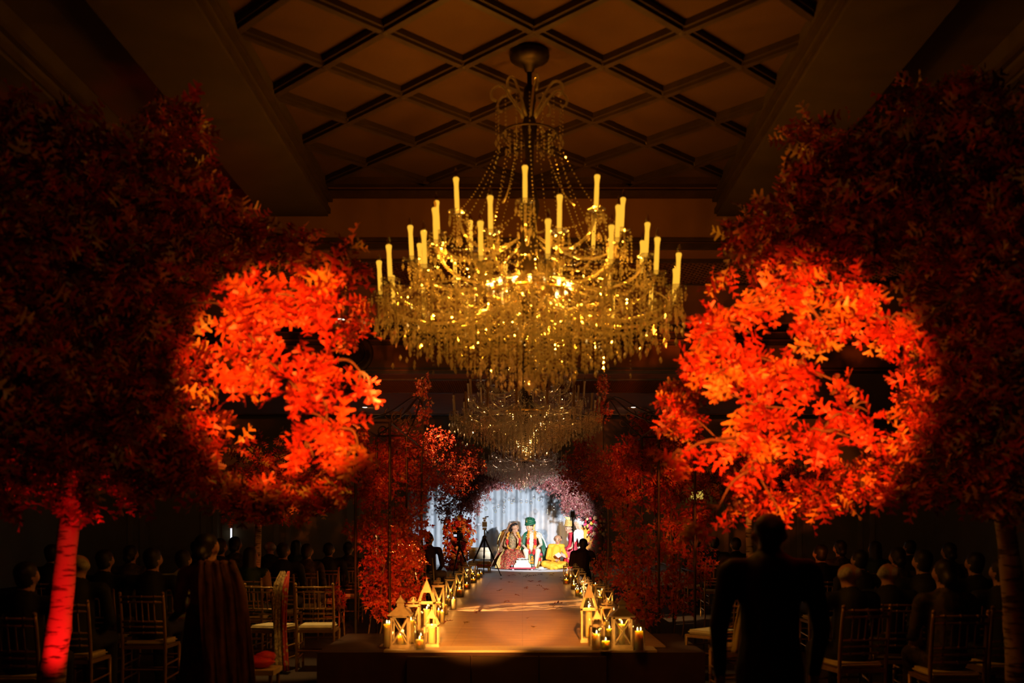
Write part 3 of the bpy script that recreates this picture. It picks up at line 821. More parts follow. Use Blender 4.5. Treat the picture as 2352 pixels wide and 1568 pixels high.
# ------------------------------------------------------------------ lanterns and candles along the aisle
SIDE = {-1: 'on the settee side of the aisle', 1: 'on the photographer side of the aisle'}
def lantern(kind, px, base, w_px, h_px, label, grey_roof=False, rz=0.0, group=None):
    d = D(base); s = d / F; w, h = w_px * s, h_px * s
    p = P(px, base, d); p.y += w / 2 + (.13 if kind == 'flat' else .02); p.z = PLAT
    t = thing('candle_lantern', label, 'lantern', p, rz, group)
    m = M['lantern']; mr = M['lantern_grey'] if grey_roof else m
    pw = w * .10; hw = w / 2 - pw / 2
    MB().box((0, 0, h * .02), (w * 1.08, w * 1.08, h * .04)).box((0, 0, h * .055), (w, w, h * .03)).build('base', m, t)
    zt = {'house': .62, 'flat': .80, 'taper': .56}[kind] * h; zb = h * .07
    post = setmat(MB().box((0, 0, (zb + zt) / 2), (pw, pw, zt - zb)).mesh('post'), m)
    for a in (-1, 1):
        for b in (-1, 1): link('post', post, t, (a * hw, b * hw, 0))
    fr = MB()
    for k in range(4):
        r = Matrix.Rotation(k * math.pi / 2, 3, 'Z')
        fr.box(r @ Vector((0, -hw, zt - pw * .5)), (w, pw, pw) if k % 2 == 0 else (pw, w, pw))
    fr.build('top_frame', m, t)
    pane = setmat(MB().box((0, 0, 0), (w - 2 * pw, .002, zt - zb - pw)).mesh('pane'), M['glass'])
    for k in range(4):
        r = Matrix.Rotation(k * math.pi / 2, 3, 'Z')
        link('pane', pane, t, r @ Vector((0, -hw + pw * .1, (zt + zb - pw) / 2)), (0, 0, k * math.pi / 2))
        if kind != 'taper':
            for sg in (-1, 1):
                a = r @ Vector((-hw * sg, -hw - pw * .15 * (1 if sg > 0 else .4), zb)); b = r @ Vector((hw * sg, -hw - pw * .15 * (1 if sg > 0 else .4), zt - pw))
                MB().tube(a, b, pw * .42, n=4).build('brace', m, t)
    if kind == 'house':
        MB().box((0, 0, zt + .006), (w * 1.28, w * 1.28, .012)).frustum((0, 0, zt + .012), w * 1.24, w * .42, h * .13).build('roof', mr, t)
        MB().box((0, 0, h * .80), (w * .36, w * .36, h * .12)).build('cupola', mr, t)
        MB().frustum((0, 0, h * .86), w * .50, w * .05, h * .11).ell((0, 0, h * .985), w * .04, 8, 6).build('finial', mr, t)
    elif kind == 'flat':
        MB().box((0, 0, zt + h * .012), (w * 1.1, w * 1.1, h * .024)).build('top_plate', mr, t)
        MB().box((0, 0, zt + h * .045), (w * .14, w * .14, h * .06)).box((0, 0, zt + h * .08), (w * .82, w * .82, h * .018)).build('cap_plate', mr, t)
        MB().frustum((0, 0, zt + h * .09), w * .26, w * .03, h * .11).torus((0, 0, zt + h * .14), w * .20, w * .02, 14, 5, Matrix.Rotation(math.pi / 2, 3, 'X')).build('finial', mr, t)
    else:
        z1 = h * .76; q = w * .24
        for a in (-1, 1):
            for b in (-1, 1):
                MB().tube((a * hw, b * hw, zt), (a * q, b * q, z1), pw * .6, n=4).build('sloping_rail', m, t)
        MB().frustum((0, 0, z1 - .01), w * .62, w * .03, h - z1).build('roof', mr, t)
        MB().tube((0, 0, h * .985), (0, 0, h * 1.02), w * .03, n=6).build('finial', mr, t)
    return t, p, w, h

N_CANDLE = 0
def candle(x, y, z, r, h, label, power=0.75, group=None, double=False):
    t = thing('pillar_candle', label, 'candle', (x, y, z), random.uniform(0, 6), group)
    MB().lathe([(r * .98, 0), (r, .004), (r, h - .004), (r * .95, h), (r * .80, h - .002), (r * .5, h - .010), (0, h - .012)], 18).build('wax', M['wax'], t, True)
    for k, off in enumerate([(0, 0)] if not double else [(-r * .4, 0), (r * .4, .0)]):
        MB().tube((off[0], off[1], h - .014), (off[0] + .002, off[1], h + .006), .0012, n=5).build('wick', M['wick'], t)
        fh = .034 if r > .025 else .026
        MB().lathe([(.001, 0), (.0055, .006), (.0068, .013), (.0050, .022), (.002, fh * .9), (.0, fh)], 8, (off[0], off[1], h + .002)).build('flame', M['flame'], t, True)
    point('candle_light', (0, 0, h + .03), power * 1.9, (1.0, 0.42, 0.07), .012, t)
    return t

def hurricane(px, base, w_px, top_px, c_top, label, clabel, power=.75, glass_w=1.45, group=None, cgroup=None, double=False):
    """candle in an open glass cylinder"""
    d = D(base); s = d / F; r = w_px * s / 2; p = P(px, base, d); p.z = PLAT; p.y += r
    g = thing('glass_hurricane', label, 'candle holder', p, 0, group)
    R = r * glass_w; H = (base - top_px) * s
    MB().lathe([(R, .012), (R, H), (R * .985, H), (R * .985, .014)], 24).build('cylinder', M['glass'], g, True)
    MB().lathe([(R * .9, 0), (R, .003), (R, .012), (0, .012)], 24).build('foot', M['glass'], g, True)
    candle(p.x, p.y, PLAT + .0125, r, max(.03, (base - c_top) * s - .012), clabel, power, cgroup, double)

def lantern_candle(l, frac, rel, side, power=.75):
    t, p, w, h = l
    candle(p.x, p.y, PLAT + h * .071, w * rel, h * frac, 'ivory pillar candle burning inside a cream lantern ' + SIDE[side], power, 'candles inside lanterns ' + SIDE[side])

L = -1; R = 1
HG = 'open glass hurricane cylinder around a burning pillar candle '
HC = 'ivory pillar candle burning in an open glass cylinder '
def hur(side, *a, **k):
    hurricane(*a, HG + SIDE[side], HC + SIDE[side], group='glass hurricanes ' + SIDE[side], cgroup='candles in glass cylinders ' + SIDE[side], **k)
# settee side, front to back
lantern_candle(lantern('house', 917, 1490, 42, 122, 'cream house lantern with crossed braces, wide roof and cupola at the platform corner'), .16, .18, L)
hurricane(890, 1489, 20, 1425, 1433, 'outermost tall glass cylinder at the platform corner beside the house lantern', 'tall pillar candle with two flames beside the cream house lantern', .5, 1.25, double=True)
hur(L, 943, 1478, 15, 1408, 1425)
hurricane(963, 1492, 18, 1455, 1469, 'low wide glass cup at the platform edge beside the small tapered lantern', 'short thick pillar candle at the platform edge beside the small tapered lantern', .8)
lantern_candle(lantern('taper', 990, 1486, 34, 89, 'small cream tapered lantern with a pointed roof beside the aisle step'), .42, .24, L)
lantern_candle(lantern('flat', 945, 1466, 30, 92, 'cream flat topped lantern with ring finial just behind the house lantern'), .3, .2, L)
hur(L, 966, 1476, 13, 1448, 1461)
lantern_candle(lantern('taper', 978, 1452, 40, 122, 'tall cream tapered lantern with peaked roof among the settee side lanterns'), .35, .18, L)
GL = 'cream flat topped lantern with crossed braces in the settee side row'
for px, base, w, h in ((1004, 1424, 27, 96), (1032, 1392, 21, 74), (1054, 1371, 19, 66), (1070, 1349, 18, 58), (1084, 1337, 16, 48)):
    lantern_candle(lantern('flat', px, base, w, h, GL, group='flat topped lanterns of the settee side row'), .34, .2, L, .8)
for px, base, w, top, c in ((1007, 1424, 12, 1385, 1402), (1020, 1412, 13, 1372, 1388), (1028, 1392, 12, 1360, 1375), (1041, 1400, 9, 1368, 1376), (1055, 1371, 12, 1340, 1354), (1072, 1353, 11, 1326, 1341), (1087, 1339, 11, 1318, 1329), (1062, 1346, 9, 1310, 1326), (1047, 1362, 9, 1322, 1334), (1098, 1331, 7, 1308, 1318), (1104, 1327, 6, 1306, 1315), (995, 1440, 12, 1395, 1412), (1015, 1432, 9, 1395, 1405)):
    hur(L, px, base, w, top, c)
# photographer side
lantern_candle(lantern('house', 1431, 1490, 44, 117, 'shadowed house lantern with crossed braces and dark roof at the platform corner', True), .40, .17, R, .7)
hurricane(1469, 1496, 19, 1423, 1449, 'outermost glass cylinder at the platform corner beside the shadowed house lantern', 'pillar candle in the outermost glass beside the shadowed house lantern', .5, double=True)
hurricane(1371, 1492, 19, 1425, 1456, 'glass cylinder in front of the small tapered lantern at the platform edge', 'thick pillar candle with a long flame in front of the small tapered lantern', .8, 1.2)
hurricane(1392, 1495, 18, 1462, 1472, 'low glass cup at the platform edge below the shadowed house lantern', 'short pillar candle at the platform edge below the shadowed house lantern', .8)
lantern('taper', 1373, 1484, 33, 84, 'small tapered lantern behind two candles at the platform edge')
hur(R, 1400, 1474, 13, 1415, 1444)
lantern_candle(lantern('flat', 1397, 1462, 30, 82, 'flat topped lantern with ring finial between the tapered and house lanterns'), .3, .2, R)
lantern_candle(lantern('taper', 1354, 1476, 38, 138, 'tallest cream tapered lantern with a dark slatted roof beside the aisle step', True), .5, .2, R)
GR = 'cream flat topped lantern with crossed braces in the photographer side row'
for px, base, w, h in ((1303, 1339, 17, 48), (1323, 1351, 19, 56), (1338, 1366, 18, 60), (1352, 1392, 21, 66), (1380, 1398, 22, 62), (1400, 1410, 22, 64)):
    lantern_candle(lantern('flat', px, base, w, h, GR, group='flat topped lanterns of the photographer side row'), .34, .2, R, .7)
for px, base, w, top, c in ((1301, 1342, 10, 1318, 1331), (1311, 1339, 7, 1310, 1323), (1318, 1354, 9, 1325, 1343), (1328, 1370, 9, 1340, 1354), (1336, 1372, 9, 1345, 1360), (1345, 1338, 10, 1300, 1316), (1368, 1360, 12, 1325, 1342), (1383, 1378, 12, 1338, 1356), (1382, 1425, 12, 1372, 1397), (1410, 1432, 12, 1380, 1402), (1345, 1400, 10, 1355, 1372)):
    hur(R, px, base, w, top, c, power=.55)
# fairy light strings draped round the photographer side lanterns
for k, pts in enumerate([[(1318, 1335), (1326, 1345), (1322, 1352), (1334, 1350), (1340, 1345), (1347, 1340), (1343, 1358), (1338, 1366)], [(1352, 1382), (1356, 1390), (1349, 1400), (1344, 1408), (1348, 1416), (1355, 1422), (1362, 1430)], [(1340, 1335), (1346, 1350), (1336, 1378), (1376, 1370), (1384, 1373), (1391, 1380)]]):
    d0 = D(1372 + 30 * (k == 1)); ps = [P(x, y, d0) for x, y in pts]
    t = thing('fairy_light_string', 'string of tiny warm fairy lights looped over the photographer side lanterns', 'light string', ps[0], 0, 'fairy light strings')
    ps = [p - ps[0] for p in ps]
    MB().path(bez(ps, 24), .0015, 4).build('wire', M['iron'], t)
    bl = setmat(MB().ell((0, 0, 0), .007, 6, 5).mesh('fairy_bulb'), M['fairy'])
    for p in ps: link('fairy_bulb', bl, t, p)
    for p in bez(ps, 14)[1::2]: link('fairy_bulb', bl, t, p, None, .8)

# fallen leaves on the aisle boards
FM = leaf_meshes(OAK, M['darkleaf'], 'fallen_leaf', 4)
spots = [(980, 1404), (1020, 1433), (1222, 1441), (1218, 1310), (1232, 1322), (1170, 1324), (1185, 1322), (1195, 1320), (1202, 1325), (1213, 1321), (1222, 1323), (1235, 1320), (1262, 1322), (1272, 1318), (1258, 1328), (1212, 1334), (1225, 1335), (1240, 1335), (1166, 1337), (1142, 1357), (1204, 1352), (1250, 1357), (1258, 1355), (1246, 1349), (1170, 1384), (1271, 1396), (1277, 1400), (1262, 1393), (1102, 1406), (1295, 1335), (1285, 1327), (1152, 1330), (1243, 1310), (1183, 1368), (1211, 1422), (1067, 1433), (1270, 1390)]
for i, (px, py) in enumerate(spots):
    d = D(py); p = P(px, py, d)
    o = link('fallen_leaf', FM[i % 4], None, (p.x, p.y, PLAT + .022), (random.uniform(-.35, .35), random.uniform(-.3, .3), random.uniform(0, 6.28)), random.uniform(.10, .16))
    tag(o, 'dry curled red brown oak leaf lying on the aisle boards', 'leaf', 'fallen leaves on the aisle')

# ------------------------------------------------------------------ iron arbours with vines on both sides of the aisle
VINM = leaf_meshes(STAR, M['vine'], 'leaf', 8)
def spiral(c, r, turns, a0, sg, plane='xz', n=22):
    out = []
    for i in range(n):
        u = i / (n - 1); a = a0 + sg * turns * 2 * math.pi * u; q = r * (1 - .8 * u)
        v = Vector((q * math.cos(a), 0, q * math.sin(a))) if plane == 'xz' else Vector((0, q * math.cos(a), q * math.sin(a)))
        out.append(Vector(c) + v)
    return out

def arbour(label, xs, ys, top, spike, blobs, dark, sx, n_b, n_d, leaf=.058):
    o = Vector((xs[0], ys[0], 0))
    t = thing('vine_arbour', label, 'arbour', o)
    for x in xs:
        for y in ys:
            MB().tube(Vector((x, y, 0)) - o, Vector((x, y, top)) - o, .016, n=8).build('post', M['iron'], t)
    for x in xs:
        MB().tube(Vector((x, ys[0], top)) - o, Vector((x, ys[-1], top)) - o, .012, n=6).build('rail', M['iron'], t)
        MB().tube(Vector((x, ys[0], 1.0)) - o, Vector((x, ys[-1], 1.0)) - o, .010, n=6).build('rail', M['iron'], t)
    for y in ys:
        MB().tube(Vector((xs[0], y, top)) - o, Vector((xs[-1], y, top)) - o, .012, n=6).build('rail', M['iron'], t)
    # scrolls climbing to the spike
    sp = Vector(spike)
    for x in xs:
        for y in ys[:2]:
            a = Vector((x, y, top)); pts = [a, a.lerp(sp, .45) + Vector((0, 0, -.12)), a.lerp(sp, .85) + Vector((0, 0, -.12)), sp - Vector((0, 0, .35))]
            MB().path([p - o for p in bez(pts, 15)], .011, 6).build('scroll', M['iron'], t, True)
            MB().path([p - o for p in spiral(a + Vector((-sx * .09, 0, .07)), .10, 1.3, 0, sx)], .009, 5).build('scroll', M['iron'], t, True)
            MB().path([p - o for p in spiral(a.lerp(sp, .5) + Vector((sx * .02, 0, -.18)), .10, 1.2, 2, -sx)], .009, 5).build('scroll', M['iron'], t, True)
    MB().tube(sp - Vector((0, 0, 1.0)) - o, sp + Vector((0, 0, .12)) - o, .012, .004, 6).build('spike', M['iron'], t)
    oo = np.array(o)
    # garland up the spike
    g = np.array([sp + Vector((random.uniform(-.10, .10), random.uniform(-.1, .1), random.uniform(-.55, .10))) for _ in range(70)]) - oo
    b, d, s = sprigs(g, 5, leaf * .9, .02); leaf_cloud('spike_garland', b, d, s, STAR, M['vine'], t)
    if blobs:
        b, d, s = sprigs(blob_points(blobs, n_b, .2) - oo, 7, leaf, .03)
        o2 = np.argsort((b + oo)[:, 1] + rng.uniform(0, 1.5, len(b))); k = 300
        leaf_parts(b[o2[:k]], d[o2[:k]], s[o2[:k]], VINM, t)
        leaf_cloud('vine_foliage', b[o2[k:]], d[o2[k:]], s[o2[k:]], STAR, M['vine'], t)
    b, d, s = sprigs(blob_points(dark, n_d, .1) - oo, 7, leaf * 1.1, .04)
    leaf_cloud('upper_foliage', b, d, s, STAR, M['vine'], t, rng.beta(1.1, 2.0, len(b)))
    # climbing stems
    for bl in blobs:
        c = P(*bl[:3]); a = Vector((c.x + random.uniform(-.1, .1), c.y, .0))
        MB().path([p - o for p in bez([a, a.lerp(c, .5) + Vector((.06, 0, 0)), c, c + Vector((.03, .1, .35))], 10)], .010, 5).build('vine_stem', M['twig'], t, True)
    return t

lv = [(890, 1290, 12.2, 62, 105, .4), (935, 1245, 13.0, 50, 70, .4), (875, 1360, 11.8, 42, 60, .3), (850, 1215, 12.2, 55, 50, .35), (925, 1320, 12.8, 45, 75, .35), (965, 1190, 14.5, 25, 45, .3), (905, 1200, 13.0, 45, 50, .3), (945, 1370, 12.4, 30, 40, .25), (770, 1370, 12.0, 22, 30, .2), (930, 1262, 13.6, 40, 26, .3), (950, 1285, 14.0, 30, 22, .3)]
ld = [(880, 1060, 13.5, 70, 60, .5), (930, 1020, 15.5, 60, 50, .6), (1000, 1010, 18.0, 45, 30, .8), (1010, 1080, 19.0, 55, 55, 1.2), (1060, 1050, 22.5, 55, 45, 1.2), (960, 1110, 16.0, 60, 60, .8), (860, 1130, 12.8, 50, 50, .4), (1050, 1110, 22.0, 45, 35, 1.0), (1090, 1075, 24.0, 35, 30, 1.0), (800, 1010, 12.5, 45, 45, .4)]
arbour('iron arbour with glowing red vines beside the settee side lanterns', (-1.95, -1.55), (11.7, 13.4, 15.4), 2.75, P(972, 880, 14.6), lv, ld, -1, 760, 1050)
rv = [(1455, 1250, 12.6, 48, 60, .4), (1510, 1310, 12.4, 50, 70, .4), (1560, 1360, 12.2, 45, 55, .35), (1430, 1170, 13.5, 40, 60, .4), (1480, 1390, 12.0, 50, 50, .3), (1540, 1230, 12.8, 55, 50, .4), (1440, 1330, 12.8, 40, 60, .35), (1600, 1290, 12.6, 40, 70, .3), (1385, 1300, 17.0, 28, 34, .3), (1395, 1090, 15.0, 16, 60, .2)]
rd = [(1440, 1060, 13.8, 60, 60, .5), (1500, 1030, 14.0, 60, 60, .5), (1340, 1050, 20.0, 45, 45, 1.2), (1300, 1085, 24.0, 28, 28, 1.0), (1365, 1100, 18.0, 40, 50, .9), (1330, 1110, 21.5, 40, 30, 1.0), (1560, 1000, 13.4, 50, 50, .5), (1420, 1120, 15.0, 45, 45, .6), (1520, 1130, 13.5, 60, 60, .5), (1600, 1180, 12.8, 40, 40, .4), (1480, 970, 14.0, 30, 25, .3)]
arbour('dark iron arbour with dim vines beside the photographer side lanterns', (1.62, 2.05), (11.9, 13.6, 15.4), 2.75, P(1386, 880, 14.6), rv, rd, 1, 620, 1050)
# hanging bead strands in the settee side arbour
bs = MB()
for k in range(8): bs.octa((0, 0, 0), .011, .02)
for i, (px, z0, z1) in enumerate(((858, 1180, 1330), (878, 1160, 1310), (895, 1150, 1290), (912, 1170, 1260), (868, 1200, 1290))):
    a = P(px, z0, 11.6); L_ = (z1 - z0) * 11.6 / F
    t = thing('bead_strand', 'hanging strand of amber glass beads in front of the red vines', 'bead strand', a - Vector((0, 0, L_)), 0, 'bead strands of the vine arbour')
    MB().tube((0, 0, 0), (0, 0, L_ + .9), .0012, n=4).build('thread', M['iron'], t)
    bm_ = MB(); z = 0
    while z < L_: bm_.octa((0, 0, z), .010, .020); z += .06
    o = bm_.build('beads', M['crystal'], t); o['kind'] = 'stuff'

# ------------------------------------------------------------------ stage arch of leaves and roses
ROSE = []
def rose_mesh(m, seed):
    rr = random.Random(seed); b = MB()
    b.lathe([(.25, -.25), (.55, .0), (.5, .35), (.25, .5), (.0, .42)], 7)
    for ring, (n, r, h, tl) in enumerate(((5, .62, .38, .35), (5, .85, .18, .6))):
        for k in range(n):
            a = 2 * math.pi * (k + ring * .5) / n + rr.uniform(-.1, .1); w = .62
            def q(rad, ang, z): return (rad * math.cos(ang), rad * math.sin(ang), z)
            b.add([q(.25, a - w * .5, -.2), q(.25, a + w * .5, -.2), q(r, a + w * .7, h - .1), q(r + tl * .25, a, h), q(r, a - w * .7, h - .1)], [[0, 1, 2, 3, 4]])
    return setmat(b.mesh('rose'), m)
RC_ = {'red': (0.62, 0.015, 0.012), 'deep': (0.40, 0.01, 0.02), 'orange': (0.80, 0.20, 0.03), 'coral': (0.82, 0.16, 0.07), 'peach': (0.85, 0.48, 0.24), 'cream': (0.85, 0.75, 0.50), 'yellow': (0.85, 0.55, 0.08), 'pink': (0.72, 0.06, 0.14)}
for nm, c in RC_.items(): ROSE.append((nm, rose_mesh(mat('rose_' + nm, c, .6, var=.15, scale=4), sum(map(ord, nm)) % 97)))
RD = dict(ROSE)
arch = thing('floral_arch', 'arch of bronze pink leaves and roses framing the couple on stage', 'floral arch', (0, 27.3, PLAT))
ao = Vector((0, 27.3, PLAT))
def arch_pt(u):
    """centre line of the arch, u from 0 (settee side foot) to 1"""
    a = math.pi * (1 - u); x = 0.12 + 2.05 * math.cos(a); z = .0 + 2.72 * math.sin(a) ** .72
    return Vector((x, 0, z))
MB().path([arch_pt(u / 24) for u in range(25)], .03, 8).build('arch_frame', M['iron'], arch, True)
pts = []
for i in range(900):
    u = random.uniform(.16, .84); c = arch_pt(u); k = .30 if .3 < u < .7 else .33
    pts.append(c + Vector((random.gauss(0, k * .6), random.gauss(0, .22), random.gauss(.06, k * .55))))
AB = [(1055, 1120, 27.3, 50, 60, .35), (1085, 1150, 27.3, 26, 40, .25), (1105, 1108, 27.3, 45, 30, .3), (1150, 1100, 27.3, 50, 26, .3), (1205, 1096, 27.3, 60, 26, .3), (1265, 1108, 27.3, 45, 28, .3), (1315, 1128, 27.3, 42, 40, .3), (1345, 1160, 27.3, 34, 32, .3), (1020, 1170, 27.4, 26, 34, .25), (1300, 1160, 27.3, 16, 22, .2)]
pts += [Vector(p) - ao for p in blob_points(AB, 900, .1)]
b, d, s = sprigs(np.array([tuple(p) for p in pts]), 8, .085, .04)
leaf_cloud('arch_foliage', b, d, s, SLIM, M['archleaf'], arch)
pts = [arch_pt(random.uniform(.12, .88)) * 1.0 + Vector((random.gauss(0, .25), random.gauss(-.1, .2), random.gauss(.35, .2))) for _ in range(480)]
b, d, s = sprigs(np.array([tuple(p) for p in pts]), 8, .09, .04)
leaf_cloud('arch_outer_foliage', b, d, s, SLIM, M['darkleaf'], arch)
def roses(n, cx_px, y0, y1, w0, w1, pal, dist):
    for i in range(n):
        v = random.random(); py = y0 + (y1 - y0) * v; hw = (w0 + (w1 - w0) * v) / 2
        a = random.uniform(-math.pi, 0.2); c = P(cx_px(v), py, dist); r = hw * dist / F * random.uniform(.55, 1)
        x = c.x + r * math.cos(a); yy = c.y + r * math.sin(a) * .8
        o = link('rose', RD[random.choice(pal)], arch, Vector((x, yy, c.z)) - ao, None, random.uniform(.040, .060))
        o.rotation_euler = Vector((math.cos(a), math.sin(a) - .3, .25)).to_track_quat('Z', 'Y').to_euler()
roses(165, lambda v: 1052 - 8 * v, 1190, 1306, 74, 56, ['red', 'red', 'orange', 'orange', 'coral', 'coral', 'peach', 'deep'], 27.0)
roses(40, lambda v: 1075 + 4 * v, 1215, 1265, 40, 30, ['orange', 'peach', 'coral', 'yellow'], 27.1)
roses(14, lambda v: 1058, 1186, 1198, 30, 20, ['yellow', 'yellow', 'peach', 'red'], 26.9)
roses(50, lambda v: 1360 + 12 * v, 1185, 1230, 60, 44, ['red', 'cream', 'yellow', 'pink', 'pink', 'peach', 'deep'], 27.0)
roses(44, lambda v: 1376 + 3 * v, 1225, 1310, 40, 36, ['red', 'red', 'orange', 'coral', 'deep'], 27.0)
mass = MB(); rr_ = random.Random(5)
proto = RD['orange']; pv = [v.co.copy() for v in proto.vertices]; pf = [list(p_.vertices) for p_ in proto.polygons]
for i in range(330):
    v = rr_.random(); c = P(1050 - 6 * v + rr_.uniform(-1, 1) * (33 - 8 * v), 1192 + 116 * v, 27.05 + rr_.uniform(-.12, .2)) - ao
    rt = Euler((math.pi / 2 + rr_.uniform(-.5, .5), rr_.uniform(-.5, .5), rr_.uniform(-.6, .6))).to_matrix(); k_ = rr_.uniform(.038, .055)
    mass.add([c + rt @ (q_ * k_) for q_ in pv], pf)
o = mass.build('rose_mass', mat_pattern('mixed_rose_petals', [(.70, .05, .02), (.80, .18, .03), (.82, .30, .06), (.55, .012, .012), (.85, .42, .16), (.74, .10, .03)], 9, .6), arch); o['kind'] = 'stuff'
pts = []
for i in range(90): pts.append(P(random.gauss(1055, 14), random.uniform(1200, 1305), 27.2) - ao)
for i in range(70): pts.append(P(random.gauss(1376, 10), random.uniform(1200, 1305), 27.2) - ao)
b, d, s = sprigs(np.array([tuple(p) for p in pts]), 7, .10, .05)
leaf_cloud('pillar_foliage', b, d, s, SLIM, M['archleaf'], arch)
for cx in (1052, 1374):
    p = P(cx, 1300, 27.2) - ao
    MB().lathe([(.20, -.0), (.18, .3), (.14, 1.0), (.1, 1.3), (0, 1.32)], 12, (p.x, p.y, 0)).build('pillar_core', M['twig'], arch, True)
# hanging glass globes with tea lights
GLB = [(810, 190), (885, 165), (957, 178), (925, 212), (1062, 200), (1140, 198), (1205, 215), (1320, 165), (1352, 185), (1248, 140), (730, 272), (810, 280), (808, 350), (685, 338), (668, 300), (1445, 350), (1632, 492), (545, 305), (435, 405), (630, 498), (403, 570), (1540, 300), (905, 505), (1055, 40), (1290, 30)]
gm = setmat(MB().ell((0, 0, 0), .048, 14, 10).mesh('globe', True), M['glass'])
gcap = setmat(MB().tube((0, 0, .044), (0, 0, .06), .012, n=8).mesh('neck'), M['grey_metal'])
gt = setmat(MB().lathe([(.018, -.042), (.018, -.026), (0, -.026)], 10).mesh('tea_light'), M['wax'])
for i, (zx, zy) in enumerate(GLB):
    px, py = 1030 + zx / 6.357, 1120 + zy / 6.357
    dd = 27.3; p = P(px, py, dd); zt = PLAT + 2.72 * max(.05, 1 - ((p.x - .12) / 2.05) ** 2) ** .36
    t = thing('hanging_globe', 'clear glass globe hung on a thread under the stage arch', 'glass globe', p, 0, 'glass globes under the stage arch')
    link('globe', gm, t, None, None, random.uniform(.85, 1.15)); link('neck', gcap, t); link('tea_light', gt, t)
    MB().tube((0, 0, .06), (0, 0, max(.1, zt - p.z)), .0015, n=4).build('thread', M['grey_metal'], t)

# ------------------------------------------------------------------ people
M['skin'] = mat('skin_brown', (0.46, 0.24, 0.13), .55, var=.06, scale=20)
M['skin_pale'] = mat('skin_light_brown', (0.58, 0.34, 0.21), .55, var=.06, scale=20)
M['hair'] = mat('black_hair', (0.012, 0.009, 0.008), .5, var=.3, scale=60)
M['hair_grey'] = mat('grey_hair', (0.42, 0.40, 0.38), .6, var=.3, scale=60)
M['eye'] = mat('dark_eye', (0.02, 0.012, 0.01), .4)
M['lip'] = mat('lip_red', (0.40, 0.06, 0.05), .5)
M['ivory'] = mat('ivory_silk', (0.72, 0.62, 0.46), .55, var=.12, scale=40)
M['ivory_brocade'] = mat_pattern('ivory_brocade', [(0.70, 0.62, 0.48), (0.60, 0.50, 0.34), (0.76, 0.70, 0.58)], 60)
M['trouser'] = mat('cream_trouser_cloth', (0.80, 0.64, 0.46), .7, var=.06, scale=20)
M['green'] = mat('emerald_velvet', (0.008, 0.095, 0.045), .55, var=.3, scale=30)
M['gold_cloth'] = mat('gold_cloth', (0.70, 0.46, 0.14), .5, .25, var=.2, scale=50)
M['yellow'] = mat('saffron_yellow_cotton', (0.78, 0.36, 0.015), .75, var=.12, scale=8)
M['maroon'] = mat('maroon_silk', (0.34, 0.010, 0.028), .5, var=.2, scale=12)
M['crimson'] = mat('crimson_silk', (0.62, 0.012, 0.03), .55, var=.15, scale=12)
M['scarlet'] = mat('scarlet_cloth', (0.78, 0.03, 0.015), .6, var=.15, scale=12)
M['white_cloth'] = mat('white_silk', (0.82, 0.80, 0.76), .55, var=.08, scale=20)
M['white_brocade'] = mat_pattern('white_brocade', [(0.80, 0.78, 0.70), (0.55, 0.52, 0.42), (0.82, 0.80, 0.76)], 45)
M['saffron'] = mat('orange_veil', (0.82, 0.32, 0.035), .6, var=.25, scale=18)
M['lehenga'] = mat_pattern('red_embroidered_skirt', [(0.16, 0.03, 0.015), (0.50, 0.02, 0.012), (0.09, 0.02, 0.012), (0.45, 0.22, 0.08), (0.34, 0.015, 0.01), (0.20, 0.08, 0.03)], 62)
M['blouse'] = mat_pattern('gold_green_blouse', [(0.30, 0.17, 0.07), (0.04, 0.07, 0.03), (0.45, 0.30, 0.13), (0.16, 0.05, 0.02)], 95)
M['veil'] = mat_pattern('bronze_veil', [(0.34, 0.16, 0.07), (0.24, 0.10, 0.05), (0.45, 0.26, 0.12)], 60)
M['marigold'] = mat('marigold_petals', (0.85, 0.28, 0.02), .7, var=.3, scale=30)
M['redpetal'] = mat('red_petals', (0.55, 0.012, 0.012), .7, var=.3, scale=30)
M['suit'] = mat('black_suit', (0.006, 0.006, 0.008), .75, var=.2)
M['suit_maroon'] = mat('dark_maroon_jacket', (0.030, 0.004, 0.005), .75, var=.2)
M['sari_dark'] = mat_pattern('dark_sari', [(0.03, 0.02, 0.012), (0.06, 0.035, 0.015), (0.02, 0.012, 0.01)], 30)
M['sari_green'] = mat('dark_green_sari', (0.008, 0.035, 0.02), .6, var=.2)
M['pale_green'] = mat('pale_green_shirt', (0.42, 0.52, 0.22), .7, var=.1)
M['shawl_brown'] = mat('brown_shawl', (0.14, 0.055, 0.025), .8, var=.3, scale=16)
M['red_gold'] = mat_pattern('red_gold_border', [(0.42, 0.03, 0.02), (0.46, 0.04, 0.02), (0.44, 0.03, 0.02), (0.5, 0.3, 0.1)], 40)
M['gold_brocade'] = mat_pattern('gold_brocade_cloth', [(0.35, 0.22, 0.07), (0.2, 0.12, 0.04), (0.45, 0.3, 0.1)], 60)

def seg_dist(p, a, b, r0, r1):
    ab = b - a; L2 = float(ab @ ab) + 1e-12
    t = np.clip(((p - a) @ ab) / L2, 0, 1)
    return np.linalg.norm(p - (a + t[:, None] * ab), axis=1) - (r0 + (r1 - r0) * t)

